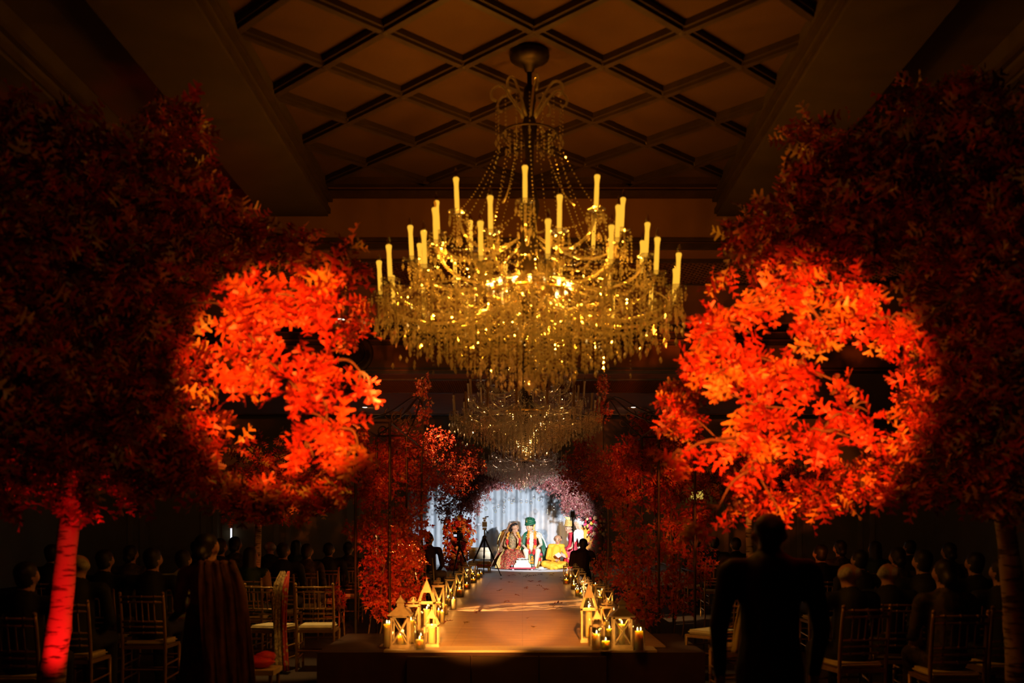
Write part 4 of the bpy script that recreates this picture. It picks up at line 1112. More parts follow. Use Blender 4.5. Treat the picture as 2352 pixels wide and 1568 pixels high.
def body_mesh(name, prims, marks, voxel):
    """one continuous figure: tapered limbs fused into a single surface, coloured by the nearest limb"""
    b = MB()
    for p in prims:
        if p[0] == 'c':
            a, e, r0, r1 = Vector(p[1]), Vector(p[2]), p[3], p[4]
            n = 12; pts = []; rad = []
            ax = (e - a); Ln = ax.length; ax = ax.normalized() if Ln > 1e-6 else Vector((0, 0, 1))
            for i in range(4): ph = math.pi / 2 * i / 4; pts.append(a - ax * r0 * math.cos(ph)); rad.append(max(.0008, r0 * math.sin(ph)))
            pts.append(a); rad.append(r0); pts.append(a + ax * max(Ln, .001)); rad.append(r1)
            for i in range(1, 5): ph = math.pi / 2 * i / 4; pts.append(e + ax * r1 * math.sin(ph)); rad.append(max(.0008, r1 * math.cos(ph)))
            b.path(pts, rad, n)
        else:
            b.ell(p[1], p[2], 14, 10)
    me = b.mesh('tmp'); o = bpy.data.objects.new('tmp', me); COL.objects.link(o)
    rm = o.modifiers.new('r', 'REMESH'); rm.mode = 'VOXEL'; rm.voxel_size = voxel
    sm = o.modifiers.new('s', 'SMOOTH'); sm.factor = .5; sm.iterations = 2
    dg = bpy.context.evaluated_depsgraph_get()
    out = bpy.data.meshes.new_from_object(o.evaluated_get(dg)); out.name = name
    bpy.data.objects.remove(o); bpy.data.meshes.remove(me)
    nf = len(out.polygons); c = np.empty(nf * 3); out.polygons.foreach_get('center', c); c = c.reshape(-1, 3)
    names = []
    best = np.full(nf, 1e9); idx = np.zeros(nf, int)
    for p in prims:
        mn = p[-1]
        if mn not in names: names.append(mn)
        if p[0] == 'c': d = seg_dist(c, np.array(p[1], float), np.array(p[2], float), p[3], p[4])
        else:
            r = np.array(p[2] if hasattr(p[2], '__len__') else (p[2],) * 3, float); d = (np.linalg.norm((c - np.array(p[1])) / r, axis=1) - 1) * r.min()
        q = d < best; best[q] = d[q]; idx[q] = names.index(mn)
    for ct, r, mn in marks:
        if mn not in names: names.append(mn)
        idx[np.linalg.norm(c - np.array(ct), axis=1) < r] = names.index(mn)
    for mn in names: out.materials.append(M[mn])
    out.polygons.foreach_set('material_index', idx.astype(np.int32)); out.shade_smooth()
    return out

def head(c, yaw, skin='skin', hair='hair', style='short', tilt=0.0, k=1.0):
    pr, mk = head_(c, yaw, skin, hair, style, tilt); c = np.array(c, float)
    sc = lambda p: tuple(c + (np.array(p) - c) * k)
    pr = [(q[0], sc(q[1]), sc(q[2]), q[3] * k, q[4] * k, q[5]) if q[0] == 'c' else (q[0], sc(q[1]), tuple(np.array(q[2]) * k), q[3]) for q in pr]
    return pr, [(sc(a), r * k, m_) for a, r, m_ in mk]

def head_(c, yaw, skin='skin', hair='hair', style='short', tilt=0.0):
    c = Vector(c); th = math.radians(yaw)
    f = Vector((math.sin(th), -math.cos(th), -tilt)).normalized(); s = Vector((math.cos(th), math.sin(th), 0)); u = s.cross(f) * -1
    if u.z < 0: u = -u
    T = tuple
    pr = [('c', T(c - f * .02 + u * .02), T(c + f * .015 + u * .015), .082, .078, skin), ('c', T(c + f * .02 - u * .03), T(c + f * .05 - u * .082), .058, .034, skin),
          ('c', T(c + f * .080 + u * .008), T(c + f * .092 - u * .022), .008, .011, skin), ('c', T(c - u * .05 - f * .015), T(c - u * .17 - f * .03), .054, .06, skin),
          ('e', T(c + s * .083 - f * .005), (.016, .022, .03), skin), ('e', T(c - s * .083 - f * .005), (.016, .022, .03), skin)]
    if style != 'none': pr.append(('c', T(c - f * .04 + u * .045), T(c - f * .005 + u * .055), .084, .074, hair))
    if style in ('short', 'bald'): pr.append(('c', T(c - f * .055 - u * .01), T(c - f * .05 + u * .03), .066, .07, hair))
    if style == 'bun': pr += [('c', T(c - f * .06), T(c - f * .05 + u * .03), .07, .075, hair), ('e', T(c - f * .12 - u * .03), (.055, .055, .055), hair)]
    if style == 'long': pr += [('c', T(c - f * .05), T(c - f * .07 - u * .28), .085, .075, hair)]
    mk = [(T(c + f * .078 + s * .032 + u * .015), .0105, 'eye'), (T(c + f * .078 - s * .032 + u * .015), .0105, 'eye'), (T(c + f * .08 + s * .034 + u * .042), .011, 'hair'), (T(c + f * .08 - s * .034 + u * .042), .011, 'hair'), (T(c + f * .083 - u * .058), .016, 'lip')]
    if style == 'bald':
        pr = [q for q in pr if not (q[-1] == hair)]
        for sg in (-1, 1): pr.append(('c', T(c - f * .02 + s * sg * .066 + u * .005), T(c - f * .06 + s * sg * .045 + u * .02), .036, .052, hair))
    return pr, mk

def hand(w, direction, side, skin='skin'):
    """palm with four fingers and a thumb"""
    w = Vector(w); d = Vector(direction).normalized(); s = Vector(side); s = (s - d * s.dot(d)).normalized(); n = d.cross(s)
    T = tuple; pr = [('c', T(w), T(w + d * .055), .026, .030, skin)]
    for i, (o, L) in enumerate(((-.027, .055), (-.009, .065), (.009, .062), (.027, .048))):
        a = w + d * .07 + s * o; k = a + d * L * .55 + n * .012
        pr += [('c', T(a), T(k), .0105, .0095, skin), ('c', T(k), T(k + d * L * .35 + n * .03), .0095, .008, skin)]
    pr += [('c', T(w + d * .015 - s * .025), T(w + d * .05 - s * .055 + n * .01), .012, .009, skin)]
    return pr

def person(label, loc, prims, marks, voxel=.0105, rz=0.0, group=None, cat='person'):
    t = thing('person', label, cat, loc, rz, group)
    me = body_mesh('body', prims, marks, voxel)
    link('body', me, t)
    return t

def petals(name, pts, r, m, parent, n_per=5):
    b = MB()
    for p in pts:
        for k in range(n_per):
            b.ell(Vector(p) + Vector((random.uniform(-1, 1), random.uniform(-1, 1), random.uniform(-1, 1))) * r * .7, r * random.uniform(.5, .75), 6, 4, .12)
    return b.build(name, m, parent)

def ribbon(name, pts, wids, m, parent=None, wdir=(1, 0, 0), fold=.02, nf=5, thick=.008):
    """draped cloth following a path"""
    c = bez([Vector(p) for p in pts], 6 * (len(pts) - 1)); n = len(c); k = 13; vs = []
    wd = Vector(wdir).normalized()
    for i, p in enumerate(c):
        u = i / (n - 1); wv = float(np.interp(u, np.linspace(0, 1, len(wids)), wids))
        t = (c[min(i + 1, n - 1)] - c[max(i - 1, 0)]).normalized(); nn = t.cross(wd); nn = nn.normalized() if nn.length > 1e-5 else Vector((0, -1, 0))
        for j in range(k):
            v = j / (k - 1) - .5
            vs.append(p + wd * v * wv + nn * fold * math.sin(j * nf / k * 2 * math.pi + i * .25))
    b = MB().add(vs, [[i * k + j, i * k + j + 1, (i + 1) * k + j + 1, (i + 1) * k + j] for i in range(n - 1) for j in range(k - 1)])
    o = b.build(name, m, parent, True); md = o.modifiers.new('thick', 'SOLIDIFY'); md.thickness = thick; md.offset = 0
    return o

def Q(bx, base, d):
    s = F / d
    return lambda px, py, y=0.0: ((px - bx) / s, y, (base - py) / s)

def base_at(px, d): p = P(px, 1210, d); return Vector((p.x, d, PLAT))
def row(d, z=PLAT): return VY + (ZC - z) * F / d

# ---- bride
d = 28.5; b0 = row(d); q = Q(1178, b0, d)
hp, hm = head(q(1183, 1212), 62, 'skin', 'hair', 'bun', 0, 1.16)
pr = hp + [('c', q(1177, 1233), q(1176, 1262), .115, .105, 'blouse'), ('c', q(1165, 1232), q(1191, 1232), .058, .058, 'blouse'),
    ('c', q(1164, 1233), q(1160, 1252, -.08), .05, .042, 'blouse'), ('c', q(1160, 1252, -.08), q(1176, 1262, -.26), .036, .026, 'skin'),
    ('c', q(1192, 1233), q(1197, 1248, -.14), .05, .042, 'blouse'), ('c', q(1197, 1248, -.14), q(1184, 1229, -.16), .036, .026, 'skin'),
    ('c', q(1170, 1268), q(1166, 1268, -.42), .12, .10, 'lehenga'), ('c', q(1182, 1268), q(1188, 1268, -.42), .12, .10, 'lehenga'),
    ('c', q(1166, 1268, -.42), q(1166, 1300, -.40), .09, .08, 'lehenga'), ('c', q(1188, 1268, -.42), q(1188, 1300, -.40), .09, .08, 'lehenga')]
pr += hand(q(1184, 1229, -.16), (-.25, 0, .6), (1, 0, 0)) + hand(q(1176, 1262, -.26), (.8, -.5, -.2), (0, -.5, .6))
bride = person('seated bride in a red embroidered skirt with marigold garland turning to the groom', base_at(1178, d), pr, hm)
sk = MB(); prof = [(.17, .155, 0, .56), (.26, .30, -.16, .50), (.36, .42, -.24, .36), (.42, .46, -.26, .16), (.46, .50, -.27, .015)]
vs = []; n = 60
for rx, ry, oy, z in prof:
    for k in range(n):
        a = 2 * math.pi * k / n; f = 1 + (.05 * math.sin(a * 12) + .02 * math.sin(a * 23)) * (1 - z / .6)
        vs.append((rx * f * math.cos(a) - .02, oy + ry * f * math.sin(a), z))
sk.add(vs, [[i * n + k, i * n + (k + 1) % n, (i + 1) * n + (k + 1) % n, (i + 1) * n + k] for i in range(len(prof) - 1) for k in range(n)])
sk.build('skirt', M['lehenga'], bride, True)
ribbon('veil', [q(1184, 1199, .02), q(1172, 1206, .06), q(1163, 1228, .10), q(1152, 1258, .06), q(1140, 1285, .0), q(1133, 1300, -.05)], [.10, .20, .24, .26, .3, .34], M['veil'], bride, (.5, .85, .1), .015)
ribbon('skirt_panel', [q(1160, 1262, -.30), q(1150, 1280, -.48), q(1144, 1302, -.60)], [.06, .10, .16], M['gold_cloth'], bride, (.9, -.3, 0), .01)
arc = [q(1168, 1224, -.10), q(1165, 1240, -.16), q(1168, 1256, -.22), q(1178, 1264, -.30), q(1190, 1258, -.26), q(1194, 1240, -.18), q(1189, 1224, -.10)]
gp = bez(arc, 30)
for sl in (gp[:5], gp[9:13], gp[18:22], gp[27:]): petals('garland_marigold', sl, .032, M['marigold'], bride)
for sl in (gp[5:9], gp[13:18], gp[22:27]): petals('garland_red', sl, .034, M['redpetal'], bride)
petals('garland_tassel', [q(1180, 1266, -.36), q(1183, 1270, -.42), q(1178, 1270, -.42), q(1180, 1272, -.44)], .04, mat('scarlet_petals', (.75, .03, .015), .7), bride)
MB().ell(q(1176, 1222, -.06), (.010, .010, .022), 8, 6).ell(q(1188, 1207, -.09), .010, 6, 5).build('jewellery', M['gold'], bride, True)
b = MB()
for k in range(4): b.torus(q(1186.5 + k * 0.5, 1232 + k, -.16), .031, .005, 12, 5, Matrix.Rotation(.9, 3, 'Y'))
b.build('bangles', M['gold'], bride)

# ---- groom
d = 28.6; b0 = row(d); q = Q(1221, b0, d)
hp, hm = head(q(1216, 1212), -38, 'skin_pale', 'hair', 'short', .25, 1.16)
pr = hp + [('c', q(1221, 1233), q(1221, 1262), .15, .145, 'ivory_brocade'), ('c', q(1206, 1230), q(1237, 1230), .068, .068, 'ivory_brocade'),
    ('c', q(1203, 1232), q(1199, 1250, -.06), .058, .048, 'ivory_brocade'), ('c', q(1199, 1250, -.06), q(1209, 1260, -.34), .044, .032, 'ivory_brocade'),
    ('c', q(1239, 1232), q(1243, 1250, -.04), .058, .048, 'ivory_brocade'), ('c', q(1243, 1250, -.04), q(1233, 1258, -.32), .044, .032, 'ivory_brocade'),
    ('c', q(1214, 1268), q(1207, 1264, -.44), .10, .082, 'trouser'), ('c', q(1229, 1268), q(1235, 1264, -.44), .10, .082, 'trouser'),
    ('c', q(1207, 1264, -.44), q(1214, 1297, -.40), .078, .045, 'trouser'), ('c', q(1235, 1264, -.44), q(1230, 1297, -.40), .078, .045, 'trouser'),
    ('c', q(1214, 1302, -.40), q(1212, 1303, -.58), .035, .03, 'gold_cloth'), ('c', q(1230, 1302, -.40), q(1232, 1303, -.58), .035, .03, 'gold_cloth')]
pr += hand(q(1209, 1260, -.34), (.5, -.5, -.35), (1, .5, 0), 'skin_pale') + hand(q(1233, 1258, -.32), (-.5, -.5, -.3), (1, -.5, 0), 'skin_pale')
groom = person('seated groom in ivory coat, green turban and marigold garland beside the bride', base_at(1221, d), pr, hm)
tb = MB(); c = Vector(q(1218, 1199))
for k in range(6):
    rr = .118 - .004 * k; tb.path(bez([c + Vector((rr * math.cos(a) * 1.12, rr * math.sin(a), -.045 + .026 * k + .03 * math.sin(a + 1.0 + k))) for a in np.linspace(0, 2 * math.pi, 13)], 36), .030, 8)
tb.ell(c + Vector((0, 0, .045)), (.105, .095, .075), 14, 9)
tb.ell(c + Vector((.06, 0, .09)), (.05, .05, .04), 10, 7).ell(c + Vector((-.02, .02, .12)), (.045, .045, .035), 10, 7)
tb.build('turban', M['green'], groom, True)
MB().ell(c + Vector((-.10, -.09, .02)), (.016, .016, .045), 8, 6).tube(c + Vector((-.10, -.09, .06)), c + Vector((-.10, -.085, .13)), .006, .002, 6).build('turban_brooch', M['gold'], groom, True)
b = MB()
for k in range(8): b.ell(c + Vector((.10 + .02 * math.sin(k), .03, -.06 - .022 * k)), .028, 8, 6, .1)
b.build('turban_tail', M['gold_cloth'], groom, True)
ribbon('stole', [q(1201, 1262, -.10), q(1203, 1245, -.16), q(1206, 1226, -.10), q(1214, 1220, .06)], [.09, .085, .08, .08], M['green'], groom, (1, 0, 0), .006)
ribbon('stole', [q(1232, 1226, .06), q(1244, 1240, .02), q(1250, 1262, -.10), q(1257, 1284, -.14)], [.08, .10, .14, .18], M['green'], groom, (1, .1, 0), .012)
ribbon('sash_panel', [q(1220, 1270, -.50), q(1221, 1285, -.56), q(1222, 1300, -.56)], [.10, .10, .10], M['green'], groom, (1, 0, 0), .006)
ribbon('sash_border', [q(1215, 1272, -.51), q(1216, 1287, -.57), q(1217, 1302, -.57)], [.03, .03, .03], M['gold_cloth'], groom, (1, 0, 0), .003)
ribbon('shawl', [q(1236, 1222, .08), q(1244, 1236, .14), q(1250, 1258, .16), q(1254, 1282, .14)], [.12, .16, .20, .22], M['white_brocade'], groom, (1, .3, 0), .014)
for sx in (-1, 1):
    arc = [q(1221 + sx * 7.5, 1221, -.07), q(1221 + sx * 8, 1236, -.19), q(1221 + sx * 8, 1252, -.22), q(1221 + sx * 5, 1266, -.42), q(1221, 1276, -.54)]
    gp = bez(arc, 28)
    for sl in (gp[:8], gp[14:19]): petals('garland_marigold', sl, .034, M['marigold'], groom)
    for sl in (gp[8:14], gp[19:25]): petals('garland_red', sl, .036, M['redpetal'], groom)
petals('garland_tassel', [q(1221, 1278, -.56), q(1220, 1283, -.58), q(1222, 1283, -.58), q(1224, 1290, -.6), q(1219, 1290, -.6)], .036, M['marigold'], groom)

# ---- priest in yellow
d = 28.1; b0 = row(d); q = Q(1276, b0, d)
hp, hm = head(q(1281, 1239), -12, 'skin', 'hair', 'bald', .35, 1.2)
pr = hp + [('c', q(1278, 1261), q(1272, 1292), .145, .17, 'yellow'), ('c', q(1264, 1254), q(1292, 1254), .07, .07, 'yellow'),
    ('c', q(1262, 1261), q(1257, 1281, -.12), .062, .052, 'yellow'), ('c', q(1257, 1281, -.12), q(1274, 1285, -.32), .046, .032, 'yellow'),
    ('c', q(1293, 1261), q(1300, 1277, -.12), .062, .052, 'yellow'), ('c', q(1300, 1277, -.12), q(1290, 1275, -.30), .046, .032, 'yellow'),
    ('c', q(1266, 1297), q(1250, 1294, -.26), .12, .10, 'yellow'), ('c', q(1250, 1294, -.26), q(1276, 1302, -.40), .085, .06, 'yellow'),
    ('c', q(1282, 1297), q(1297, 1296, -.22), .12, .10, 'yellow'), ('c', q(1297, 1296, -.22), q(1266, 1303, -.36), .085, .06, 'yellow'), ('e', q(1268, 1298, -.18), (.22, .24, .13), 'yellow')]
pr += hand(q(1274, 1285, -.32), (.8, -.3, .1), (0, -.4, .8)) + hand(q(1290, 1275, -.30), (-.7, -.3, .2), (0, -.4, .8))
priest = person('balding man in a saffron yellow tunic sitting cross legged with a booklet', base_at(1276, d), pr, hm)
b = MB(); c = Vector(q(1281, 1238)); f = Vector((math.sin(math.radians(-12)), -math.cos(math.radians(-12)), -.2)); s = Vector((math.cos(math.radians(-12)), math.sin(math.radians(-12)), 0))
for sg in (-1, 1):
    b.torus(c + f * .098 + s * sg * .034 + Vector((0, 0, .012)), .028, .004, 14, 5, Matrix.Rotation(math.pi / 2, 3, 'X')); b.tube(c + f * .09 + s * sg * .06 + Vector((0, 0, .015)), c + s * sg * .09 + Vector((0, 0, .015)), .003, n=5)
b.build('spectacles', M['black'], priest)
bk = thing('booklet', 'open maroon booklet held by the man in yellow', 'book', base_at(1276, d) + Vector(q(1287, 1271, -.40)), .3)
for sg in (-1, 1):
    r = Matrix.Rotation(.5 * sg, 3, 'Y') @ Matrix.Rotation(.5, 3, 'X')
    MB().box(r @ Vector((sg * .08, 0, 0)), (.16, .20, .008), r).build('cover', M['maroon'], bk); MB().box(r @ Vector((sg * .078, 0, .008)), (.145, .19, .008), r).build('pages', M['ivory'], bk)

# ---- man in gold turban leaning over the rite
d = 28.4; b0 = row(d); q = Q(1322, b0, d)
hp, hm = head(q(1306, 1214), -58, 'skin_pale', 'hair', 'short', .35, 1.16)
pr = hp + [('c', q(1316, 1234), q(1331, 1262), .15, .16, 'maroon'), ('c', q(1312, 1229, -.10), q(1320, 1228, .12), .075, .075, 'maroon'),
    ('c', q(1311, 1231, -.14), q(1308, 1252, -.22), .062, .052, 'maroon'), ('c', q(1308, 1252, -.22), q(1296, 1262, -.32), .046, .034, 'maroon'),
    ('c', q(1323, 1231, .12), q(1330, 1252, .05), .06, .05, 'maroon'), ('c', q(1330, 1252, .05), q(1318, 1268, -.15), .046, .034, 'maroon'),
    ('c', q(1331, 1270, -.02), q(1304, 1274, -.24), .13, .11, 'crimson'), ('c', q(1333, 1272, .1), q(1312, 1276, -.04), .13, .11, 'crimson'),
    ('c', q(1303, 1276, -.24), q(1299, 1298, -.14), .10, .12, 'scarlet'), ('c', q(1312, 1276, -.04), q(1308, 1299, 0), .10, .11, 'scarlet'),
    ('c', q(1297, 1302, -.18), q(1293, 1303, -.34), .036, .032, 'skin_pale')]
pr += hand(q(1296, 1262, -.32), (-.8, -.2, -.2), (0, -.6, .6), 'skin_pale') + hand(q(1318, 1268, -.15), (-.8, -.3, -.1), (0, -.5, .6), 'skin_pale')
leaner = person('man in gold turban and maroon coat leaning forward over red cloth', base_at(1322, d), pr, hm)
tb = MB(); c = Vector(q(1307, 1203))
for k in range(5):
    rr = .110 - .006 * k; tb.path(bez([c + Vector((rr * math.cos(a) * 1.05, rr * math.sin(a), -.03 + .026 * k + .02 * math.sin(a + k))) for a in np.linspace(0, 2 * math.pi, 13)], 36), .026, 8)
tb.ell(c + Vector((0, 0, .05)), (.09, .085, .07), 12, 8); tb.build('turban', M['gold_cloth'], leaner, True)
ribbon('turban_crest', [c + Vector((-.02, -.05, .08)), c + Vector((-.03, -.05, .15)), c + Vector((-.06, -.05, .2))], [.06, .12, .16], M['gold_cloth'], leaner, (1, 0, 0), .012)
ribbon('shawl', [q(1312, 1222, -.16), q(1318, 1238, -.24), q(1310, 1262, -.38), q(1312, 1290, -.36)], [.16, .22, .26, .30], M['crimson'], leaner, (1, 0, .2), .014)
ribbon('dhoti_border', [q(1306, 1280, -.38), q(1314, 1290, -.30), q(1322, 1300, -.2)], [.10, .14, .16], M['gold_cloth'], leaner, (.8, .5, 0), .008)
sb = thing('low_stool', 'low wooden stool beneath the man in gold turban', 'stool', base_at(1334, d) + Vector((0, .05, 0)))
MB().box((0, 0, .26), (.34, .34, .04)).build('seat', M['gold_cloth'], sb)
for a in (-1, 1):
    for c_ in (-1, 1): MB().tube((a * .13, c_ * .13, 0), (a * .12, c_ * .12, .24), .018, n=8).build('leg', M['gold'], sb)

# ---- lady in white with an orange veil, seen from behind
d = 27.6; b0 = row(d); q = Q(1340, b0, d)
hp, hm = head(q(1327, 1202), -118, 'skin_pale', 'hair_grey', 'bun', .4, 1.16)
pr = hp + [('c', q(1334, 1222), q(1342, 1256), .125, .135, 'white_cloth'), ('c', q(1324, 1221, .02), q(1346, 1222, -.02), .062, .062, 'white_cloth'),
    ('c', q(1322, 1223, .02), q(1320, 1240, -.02), .056, .05, 'white_brocade'), ('c', q(1320, 1240, -.02), q(1314, 1256, .06), .044, .03, 'skin_pale'),
    ('c', q(1348, 1224), q(1350, 1244, -.04), .056, .05, 'white_brocade'), ('c', q(1350, 1244, -.04), q(1336, 1256, .05), .044, .03, 'skin_pale'),
    ('c', q(1343, 1262), q(1340, 1285), .19, .24, 'white_brocade'), ('c', q(1340, 1285), q(1338, 1300), .24, .26, 'white_brocade')]
pr += hand(q(1314, 1256, .06), (-.6, .2, -.5), (0, -.6, .6), 'skin_pale') + hand(q(1336, 1256, .05), (-.8, .2, -.3), (0, -.5, .6), 'skin_pale')
lady = person('grey haired lady in white silk with an orange veil bending over, seen from behind', base_at(1340, d), pr, hm)
ribbon('veil', [q(1338, 1212, -.08), q(1347, 1218, -.16), q(1353, 1240, -.24), q(1358, 1270, -.26), q(1362, 1300, -.26)], [.14, .20, .24, .26, .24], M['saffron'], lady, (1, .2, 0), .022)
ribbon('veil_fold', [q(1343, 1218, -.17), q(1345, 1244, -.26), q(1350, 1275, -.30)], [.08, .12, .12], M['saffron'], lady, (1, .1, 0), .014)

# ---- kneeling photographer, dark against the stage
d = 21.0; b0 = row(d); q = Q(1338, b0, d)
hp, hm = head(q(1339, 1251), 185, 'skin', 'hair', 'short', 0, 1.12)
pr = hp + [('c', q(1337, 1276), q(1335, 1306), .17, .16, 'suit_maroon'), ('c', q(1318, 1272), q(1357, 1272), .078, .078, 'suit_maroon'),
    ('c', q(1316, 1274), q(1312, 1296, .04), .066, .056, 'suit_maroon'), ('c', q(1312, 1296, .04), q(1326, 1278, .26), .048, .036, 'suit_maroon'),
    ('c', q(1360, 1274), q(1367, 1294, .06), .066, .056, 'suit_maroon'), ('c', q(1367, 1294, .06), q(1350, 1280, .26), .048, .036, 'suit_maroon'),
    ('c', q(1327, 1312), q(1322, 1320, .36), .10, .08, 'suit'), ('c', q(1322, 1320, .36), q(1322, 1334, .30), .075, .05, 'suit'),
    ('c', q(1346, 1312), q(1352, 1332, .16), .10, .08, 'suit'), ('c', q(1352, 1332, .16), q(1352, 1334, -.24), .07, .05, 'suit'), ('c', q(1353, 1333, -.24), q(1354, 1335, -.36), .04, .035, 'suit')]
pr += hand(q(1326, 1278, .26), (.4, .5, .3), (1, 0, .3)) + hand(q(1350, 1280, .26), (-.4, .5, .3), (1, 0, -.3))
person('photographer in a dark maroon jacket kneeling beside the aisle, seen from behind', base_at(1338, d), pr, hm, .013)
cm = thing('photo_camera', 'black camera held up by the kneeling photographer', 'camera', base_at(1338, d) + Vector(q(1339, 1268, .36)))
MB().box((0, 0, 0), (.14, .07, .10)).box((0, 0, .06), (.06, .05, .04)).build('camera_body', M['black'], cm); MB().tube((0, .03, 0), (0, .16, 0), .038, .042, 14).build('lens', M['black'], cm, True)
bg = thing('camera_bag', 'black camera bag on the platform behind the kneeling photographer', 'bag', P(1372, 1330, 20.2) * 1.0)
bg.location = (P(1372, 1330, 20.2).x, 20.2, PLAT)
MB().box((0, 0, .09), (.20, .16, .18)).box((0, -.085, .07), (.15, .03, .10)).build('bag_body', M['black'], bg); MB().path(bez([(-.09, 0, .18), (-.05, 0, .27), (.05, 0, .27), (.09, 0, .18)], 12), .010, 6).build('strap', M['black'], bg)

# ---- things on the stage
def gilt_seat(label, px, d, w, hb):
    t = thing('wedding_chair', label, 'chair', base_at(px, d) + Vector((0, .08, 0)))
    MB().box((0, 0, .40), (w, .46, .07)).build('seat', M['crimson'], t)
    b = MB(); n = 16
    b.path(bez([(-w / 2, .24, .42), (-w / 2 - .03, .27, .75), (-w * .36, .28, hb - .06), (0, .28, hb), (w * .36, .28, hb - .06), (w / 2 + .03, .27, .75), (w / 2, .24, .42)], 30), .028, 8)
    b.build('back_frame', M['gold'], t, True)
    MB().box((0, .27, (hb + .42) / 2), (w * .86, .05, hb - .52)).build('back_pad', M['gold_cloth'], t)
    for a in (-1, 1):
        MB().path(bez([(a * w / 2, .22, .62), (a * (w / 2 + .03), .0, .66), (a * w / 2, -.2, .60), (a * w / 2, -.2, .42)], 14), .022, 7).build('armrest', M['gold'], t, True)
        for c_ in (-1, 1): MB().lathe([(.018, 0), (.03, .05), (.02, .12), (.035, .25), (.03, .37)], 10, (a * (w / 2 - .05), c_ * .19, 0)).build('leg', M['gold'], t, True)
    return t
gilt_seat('gilded armchair with arched back beneath the bride', 1170, 28.6, .62, 1.10)
gilt_seat('gilded armchair with arched back beneath the groom', 1224, 28.7, .60, 1.04)
# fire altar: stepped blocks on a red tray
d = 27.85; al_ = thing('fire_altar', 'pale yellow stepped fire altar with silver sticks before the couple', 'altar', base_at(1200, d) + Vector((0, 0, .055)))
M['altar'] = mat('pale_yellow_brick', (0.86, 0.80, 0.46), .7, var=.05)
for k, (w_, z0, h_) in enumerate(((.47, 0, .06), (.40, .06, .07), (.34, .13, .08))): MB().box((0, 0, z0 + h_ / 2), (w_, w_, h_)).build('altar_step', M['altar'], al_)
for sx in (-1, 1): MB().box((sx * .18, -.2, .045), (.10, .06, .09)).build('corner_block', M['altar'], al_)
for k in range(12):
    a = random.uniform(0, 3.14); c = Vector((random.uniform(-.12, .12), random.uniform(-.1, .1), .228 + .012 * (k % 3))); v = Vector((math.cos(a), math.sin(a), .1)) * .10
    MB().tube(c - v, c + v, .011, n=6).build('stick', M['white_cloth'] if k % 3 else M['grey_metal'], al_)
tr = thing('red_tray', 'red low tray with white feet under the stepped fire altar', 'tray', base_at(1200, d))
MB().box((0, 0, .043), (.68, .62, .022)).build('tray_top', M['scarlet'], tr); MB().box((0, -.31, .05), (.70, .02, .035)).build('rim', M['crimson'], tr); MB().box((0, .31, .05), (.70, .02, .035)).build('rim', M['crimson'], tr)
for a in (-1, 1):
    for c_ in (-1, 1): MB().lathe([(.02, 0), (.032, .015), (.02, .032)], 10, (a * .26, c_ * .25, 0)).build('foot', M['white_cloth'], tr, True)
for sx, lab in ((-1, 'small silver cup on the red tray at the bride end'), (1, 'small silver cup on the red tray at the groom end')):
    t = thing('silver_cup', lab, 'cup', base_at(1200, d) + Vector((sx * .29, -.18, .055)))
    MB().lathe([(.02, 0), (.012, .02), (.028, .045), (.030, .07), (.024, .07), (.02, .045), (0, .04)], 12).build('bowl', M['grey_metal'], t, True); MB().ell((0, 0, .068), (.024, .024, .014), 8, 6).build('rice', M['white_cloth'], t)
t = thing('white_dish', 'flat white dish of offerings on the stage by the man in yellow', 'dish', base_at(1243, 27.8)); MB().lathe([(.10, 0), (.18, .025), (.185, .035), (.17, .03), (0, .018)], 20).build('plate', M['white_cloth'], t, True); MB().ell((0, 0, .05), (.08, .08, .035), 10, 6, .1).build('offering', M['ivory'], t)
t = thing('brass_pot', 'tall brass pot with red cloth between the groom and the man in yellow', 'pot', base_at(1239, 28.2)); MB().lathe([(.05, 0), (.08, .05), (.085, .11), (.05, .17), (.045, .20), (.065, .22), (.0, .22)], 14).build('pot_body', M['gold'], t, True); MB().ell((0, 0, .26), (.06, .06, .06), 10, 7, .1).build('coconut', M['scarlet'], t)
# upholstered low settee and the offering table before it
d = 26.9; t = thing('low_settee', 'low ivory upholstered settee with rounded back beside the rose pillar', 'settee', base_at(1101, d))
M['uphol'] = mat('ivory_upholstery', (0.66, 0.56, 0.38), .75, var=.06)
MB().box((0, 0, .22), (.56, .5, .10)).build('seat', M['uphol'], t)
b = MB(); b.box((0, .22, .44), (.58, .09, .26)); b.path([(-.27, .20, .57), (.27, .20, .57)], .06, 12); b.build('backrest', M['uphol'], t, True)
for a in (-1, 1):
    for c_ in (-1, 1): MB().tube((a * .25, c_ * .2, 0), (a * .25, c_ * .2, .18), .022, n=8).build('leg', M['gold'], t)
d = 26.35; t = thing('offering_table', 'small red topped offering table with gold apron before the ivory settee', 'table', base_at(1111, d) + Vector((0, .12, 0)))
MB().box((0, 0, .17), (.40, .26, .025)).build('table_top', M['scarlet'], t); MB().box((0, 0, .13), (.36, .22, .05)).build('apron', M['gold_cloth'], t)
for a in (-1, 1):
    for c_ in (-1, 1): MB().tube((a * .17, c_ * .1, 0), (a * .17, c_ * .1, .12), .014, n=8).build('leg', M['white_cloth'], t)
for x in (-.13, .15):
    o = petals('marigold_heap', [(0, 0, .045), (.02, 0, .04), (-.02, 0, .04)], .035, RD and mat('marigold_yellow', (.85, .50, .03), .7), None); o.location = base_at(1111, d) + Vector((x, .05, .183)); tag(o, 'little heap of yellow marigolds on the red offering table', 'flowers', 'marigold heaps')

